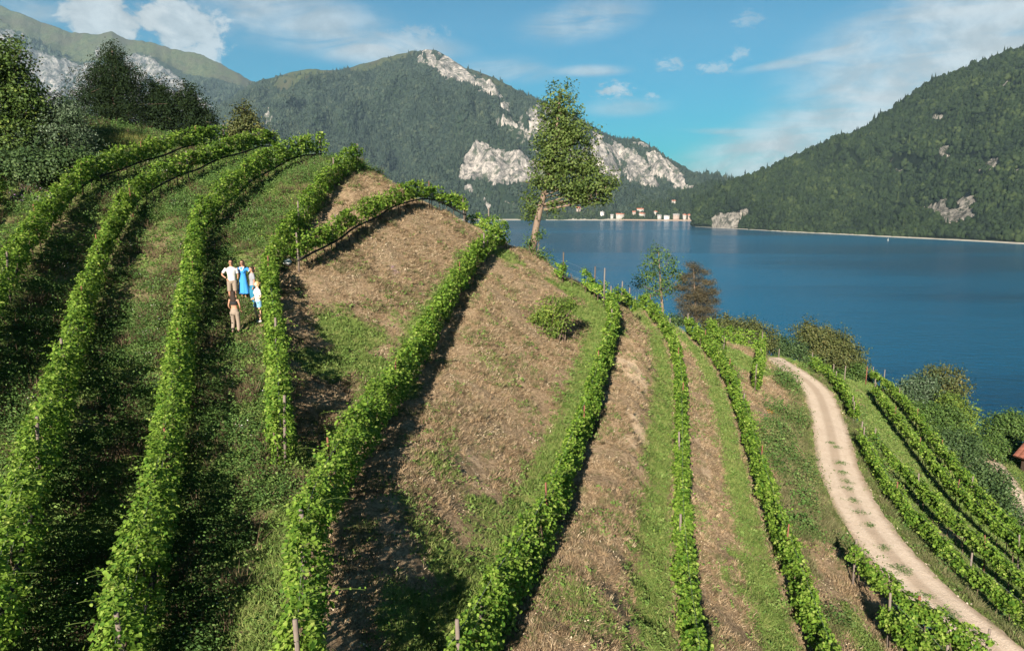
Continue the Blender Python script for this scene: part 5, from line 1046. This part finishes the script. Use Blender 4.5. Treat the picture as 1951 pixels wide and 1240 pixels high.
def limb(mb, pts, rad): mb.tube(resample(np.array(pts, float), .04) if len(pts) > 2 else pts, np.interp(np.linspace(0, 1, len(resample(np.array(pts, float), .04)) if len(pts) > 2 else len(pts)), np.linspace(0, 1, len(rad)), rad), 10)
def person(label, u, v, Hh, rz, skin, female, arms, legs, top, bottom, hair, shoes, head_turn=0.0, glasses=False, dress=None):
    """arms: ((elbow, wrist), (elbow, wrist)) for x<0 and x>0; legs: ((knee, ankle), (knee, ankle)); facing -Y, at 1.75 m"""
    p = hit(u, v, 24, 36); e = empty('person', p, rz); tag(e, label, 'person', 'people standing between the rows'); k = Hh/1.75; e.scale = (k, k, k)
    sx = .17 if female else .195; hx = .10; hips = .155 if female else .15
    SH = [np.array((-sx, 0, 1.42)), np.array((sx, 0, 1.42))]; HP = [np.array((-hx, 0, .90)), np.array((hx, 0, .90))]; toes = []
    mb = MB()
    loft(mb, [(0, 0, .80, hips*.8, .10), (0, 0, .90, hips, .115), (0, 0, 1.0, hips*.93, .105), (0, 0, 1.12, .125 if female else .145, .092), (0, 0, 1.25, .145 if female else .165, .108), (0, -.005, 1.36, sx*.93, .105), (0, 0, 1.43, sx*.8, .085), (0, .01, 1.48, .07, .062), (0, .008, 1.56, .052, .055), (0, -.005, 1.60, .05, .055)])
    if female:
        for s_ in (-1, 1): ellipsoid(mb, (s_*.07, -.085, 1.29), (.062, .055, .065))
    ct, st = math.cos(head_turn), math.sin(head_turn); rot = lambda q: (q[0]*ct-q[1]*st, q[0]*st+q[1]*ct, q[2])
    ellipsoid(mb, (0, -.012, 1.655), (.078, .096, .105)); ellipsoid(mb, rot((0, -.045, 1.60)), (.052, .055, .055)); ellipsoid(mb, rot((0, -.112, 1.635)), (.016, .022, .024))
    for s_ in (-1, 1): ellipsoid(mb, rot((s_*.080, 0, 1.64)), (.012, .02, .03), (8, 6))
    for i in (0, 1):
        el, wr = map(np.array, arms[i]); limb(mb, [SH[i], el, wr], [.052, .047, .040, .038, .030, .026] if not female else [.045, .040, .035, .032, .026, .022])
        hd = (wr-el)/np.linalg.norm(wr-el); ellipsoid(mb, wr+hd*.055, (.032, .026, .048))
        kn, an = map(np.array, legs[i]); limb(mb, [HP[i]-(0, 0, .02), kn, an], [.092, .080, .058, .054, .052, .038])
        mb.tube([an-(0, -.03, .03), an+(0, -.07, -.05), an+(0, -.15, -.065)], [.042, .038, .028], 8)
    body = fused(mb, 'body', MAT[skin], e)
    # five fingers a hand, joined into the body's own mesh
    fm = MB()
    for i in (0, 1):
        el, wr = map(np.array, arms[i]); hd = (wr-el)/np.linalg.norm(wr-el); sd = np.cross(hd, (0, 1, 0.3)); sd /= np.linalg.norm(sd); bk = np.cross(sd, hd)
        for q, ln in zip((-1.5, -.5, .5, 1.5), (.060, .074, .070, .052)):
            b0 = wr+hd*.085+sd*q*.015; fm.tube([b0, b0+hd*ln*.55-bk*.008, b0+hd*ln*.9-bk*.03], [.0085, .008, .006], 6)
        b0 = wr+hd*.04+sd*-.028; fm.tube([b0, b0+hd*.025-sd*.022, b0+hd*.055-sd*.026], [.010, .009, .007], 6)
    fo = fm.build('fingers', MAT[skin]); bm = bmesh.new(); bm.from_mesh(body.data); bm.from_mesh(fo.data); bm.to_mesh(body.data); bm.free(); bpy.data.objects.remove(fo)
    for s_ in (-1, 1): 
        eb = MB(); ellipsoid(eb, rot((s_*.03, -.100, 1.662)), (.011, .008, .008), (8, 6)); eb.build('eye', MAT['glasses'], e, True)
    eb = MB(); ellipsoid(eb, rot((0, -.098, 1.592)), (.022, .008, .006), (8, 6)); eb.build('mouth', mat_plain('lips', (.30, .09, .08), .6), e, True)
    if glasses:
        gb = MB()
        for s_ in (-1, 1): ellipsoid(gb, rot((s_*.034, -.106, 1.664)), (.031, .010, .022), (10, 6)); gb.tube([rot((s_*.06, -.098, 1.668)), rot((s_*.083, .0, 1.66))], .004, 5)
        gb.tube([rot((-.02, -.112, 1.668)), rot((.02, -.112, 1.668))], .005, 5); gb.build('sunglasses', MAT['glasses'], e, True)
    # clothes follow the body a finger's breadth outside it
    if top:
        mat, kind = top; mb = MB(); z0 = {'tee': .90, 'crop': 1.12, 'tube': 1.13}[kind]; zz_ = [q for q in (.90, .98, 1.06, 1.12, 1.2, 1.27, 1.36) if q >= z0]
        wid = lambda z: np.interp(z, [.9, 1.0, 1.12, 1.25, 1.36, 1.43], [hips, hips*.95, .125 if female else .147, .147 if female else .17, sx*.96, sx*.85])
        secs = [(0, 0, z, wid(z)+.016, np.interp(z, [.9, 1.12, 1.25, 1.36], [.12, .10, .125, .117])+.014) for z in zz_]
        if kind != 'tube': secs += [(0, 0, 1.425, sx*.86, .098), (0, .006, 1.475, .085, .074)]
        loft(mb, secs, 18)
        if female:
            for s_ in (-1, 1): ellipsoid(mb, (s_*.07, -.088, 1.28), (.072, .066, .075))
        if kind != 'tube':
            for i in (0, 1):
                el = np.array(arms[i][0]); mb.tube([SH[i]-(0, 0, .005), SH[i]*.42+el*.58+(0, 0, .0), SH[i]*.22+el*.78], [.066, .064, .066], 12)
        fused(mb, 'top', MAT[mat], e, .014)
    if bottom:
        mat, kind = bottom; mb = MB(); loft(mb, [(0, 0, .79, hips*.84, .11), (0, 0, .88, hips+.018, .135), (0, 0, .96, hips*.98+.012, .125), (0, 0, 1.05, hips*.9, .112)], 18)
        for i in (0, 1):
            kn, an = map(np.array, legs[i]); hp = HP[i]
            if kind == 'long': mb.tube(resample(np.array([hp, kn, an+(0, 0, .03)]), .05), np.interp(np.linspace(0, 1, len(resample(np.array([hp, kn, an+(0, 0, .03)]), .05))), [0, .5, 1], [.108, .078, .066]), 12)
            elif kind == 'knee': mb.tube([hp, kn*.6+hp*.4, kn+(0, 0, -.02)], [.11, .094, .09], 12)
            else: mb.tube([hp, hp*.55+kn*.45, hp*.38+kn*.62], [.115, .112, .118], 12)
        fused(mb, {'long': 'trousers', 'knee': 'shorts', 'short': 'shorts'}[kind], MAT[mat], e, .014)
    if dress:
        mb = MB(); loft(mb, [(.02, .0, .30, .27, .22), (.015, 0, .45, .25, .20), (0, 0, .70, .205, .165), (0, 0, .90, .178, .142), (0, 0, 1.06, .148, .118), (0, 0, 1.14, .142, .114), (0, 0, 1.25, .162, .128), (0, 0, 1.36, sx*.98, .118), (0, 0, 1.425, sx*.86, .096), (0, .006, 1.47, .085, .07)], 24)
        for s_ in (-1, 1): ellipsoid(mb, (s_*.07, -.09, 1.28), (.07, .06, .07))
        v_ = mb.v[0]; fold = 1+.055*np.sin(np.arctan2(v_[:, 1], v_[:, 0])*9)*np.clip((.95-v_[:, 2])/.6, 0, 1); v_[:, :2] *= fold[:, None]
        for i in (0, 1):
            el = np.array(arms[i][0]); mb.tube([SH[i], SH[i]*.5+el*.5, SH[i]*.2+el*.8], [.07, .072, .078], 12)
        fused(mb, 'dress', MAT[dress], e, .014)
        cb = MB()                                          # white collar, cuffs and hem bands of the dress
        for s_ in (-1, 1): cb.tube([(s_*.085, .0, 1.485), (s_*.085, -.085, 1.43), (s_*.02, -.128, 1.31)], [.034, .038, .022], 8); 
        for i in (0, 1): el = np.array(arms[i][0]); cb.tube([SH[i]*.34+el*.66, SH[i]*.16+el*.84], [.082, .084], 12)
        fused(cb, 'collar', MAT['white_tee'], e, .012)
    hm, kind = hair; mb = MB()
    ellipsoid(mb, rot((0, .016, 1.685)), (.090, .100, .098)); ellipsoid(mb, rot((0, .045, 1.63)), (.082, .070, .09))
    if kind == 'long': loft(mb, [(0, .085, 1.28, .075, .035), (0, .09, 1.38, .115, .05), (0, .075, 1.50, .115, .062), (0, .05, 1.62, .098, .075), (0, .03, 1.70, .085, .07)], 12)
    if kind == 'bob': ellipsoid(mb, rot((0, .05, 1.575)), (.098, .075, .10)); 
    if kind == 'tied': ellipsoid(mb, rot((0, .12, 1.68)), (.045, .05, .045))
    if kind == 'long' and abs(rz) < 1.5:
        for s_ in (-1, 1): mb.tube([rot((s_*.075, -.01, 1.69)), rot((s_*.098, .0, 1.56)), (s_*.10, -.03, 1.42)], [.03, .038, .028], 8)
    fused(mb, 'hair', MAT[hm], e, .013)
    for i in (0, 1):
        an = np.array(legs[i][1]); mb = MB(); mb.tube([an-(0, -.045, .045), an+(0, -.03, -.05), an+(0, -.10, -.058), an+(0, -.175, -.068)], [.045, .05, .046, .034], 10); ellipsoid(mb, an+(0, .0, -.015), (.045, .055, .035)); fused(mb, 'shoe', MAT[shoes], e, .012)
    return e
LEG = lambda s_, a=.0, w=.12: ((s_*(w-.005), -.03-a, .49), (s_*w, .0+a, .085))
HANG = lambda s_: ((s_*.235, .03, 1.13), (s_*.225, -.03, .88))
person('man in white t-shirt, sunglasses and khaki shorts, one hand on his hip', 445, 577, 1.80, .15, 'skin', False, (((-.38, .03, 1.17), (-.20, -.05, 1.0)), ((.24, .06, 1.14), (.20, .09, .92))), (LEG(-1), LEG(1, .02)), ('white_tee', 'tee'), ('khaki', 'knee'), ('dark_hair', 'short'), 'shoe_dark', .25, True)
person('woman in long blue dress with white collar and sunglasses, behind the others', 466, 572, 1.70, -.1, 'skin', True, (((-.34, .06, 1.30), (-.42, .12, 1.36)), ((.34, .06, 1.28), (.40, .12, 1.34))), (LEG(-1, 0, .09), LEG(1, 0, .09)), None, None, ('dark_hair', 'long'), 'shoe_dark', .1, True, dress='blue_dress')
person('dark-haired youth in grey t-shirt and blue trousers, seen sideways', 484, 583, 1.66, -1.0, 'skin', False, (HANG(-1), HANG(1)), (LEG(-1, .02), LEG(1)), ('grey_tee', 'tee'), ('teal_trousers', 'long'), ('dark_hair', 'bob'), 'shoe_dark', -.3)
person('blonde woman in white top, denim shorts and white shoes by the vines', 494, 614, 1.64, -.75, 'skin_p', True, (((-.22, .02, 1.14), (-.06, -.17, 1.07)), ((.23, .02, 1.12), (.06, -.18, 1.05))), (LEG(-1, .03, .15), LEG(1, -.02, .15)), ('white_tee', 'tee'), ('denim', 'short'), ('blonde_hair', 'tied'), 'shoe_white', -.2)
person('woman seen from behind in black strapless top and tan trousers', 450, 636, 1.68, 3.05, 'skin', True, (((-.235, .0, 1.14), (-.19, -.14, .96)), ((.235, .0, 1.14), (.19, -.14, .96))), (LEG(-1), LEG(1, .03)), ('black_top', 'tube'), ('tan_trousers', 'long'), ('dark_hair', 'long'), 'shoe_dark')
# a crumpled white bag left in the grass behind the vines
p_ = hit(548, 506, 24, 45); v, f = ico(3); rg = np.random.default_rng(9); d_ = 1+.34*(fbm(v[:, 0]*2.2+4, v[:, 1]*2.2+v[:, 2]*1.7, 3, 5)-.5)*2; v = v*d_[:, None]*np.array((.19, .15, .2)); v[:, 2] = np.maximum(v[:, 2], -.1)+.1
o = mesh_np('bag', v, f, mat_plain('white_bag', (.62, .62, .62), .7, .1, 8), smooth_=True); o.location = tuple(map(float, p_)); tag(o, 'crumpled white bag in the weeds behind the vines, right of the people', 'bag')
# ------------------------------------------------------------------ haze between the vineyard and the far mountains
mb = MB(); mb.box((-300, 2950, 640), (9600, 6200, 1410)); hz = mb.build('haze', None); m = bpy.data.materials.new('haze'); m.use_nodes = True; k = NT(m.node_tree); k.n.remove(k.n['Principled BSDF'])
pv = k.new('ShaderNodeVolumePrincipled'); pv.inputs['Color'].default_value = (0.55, 0.80, 1.0, 1); pv.inputs['Density'].default_value = 0.000042; pv.inputs['Anisotropy'].default_value = 0.0
k.l.new(pv.outputs[0], k.n['Material Output'].inputs['Volume']); hz.data.materials.append(m); tag(hz, 'thin blue haze over the lake and the far mountains', 'haze', kind='stuff')
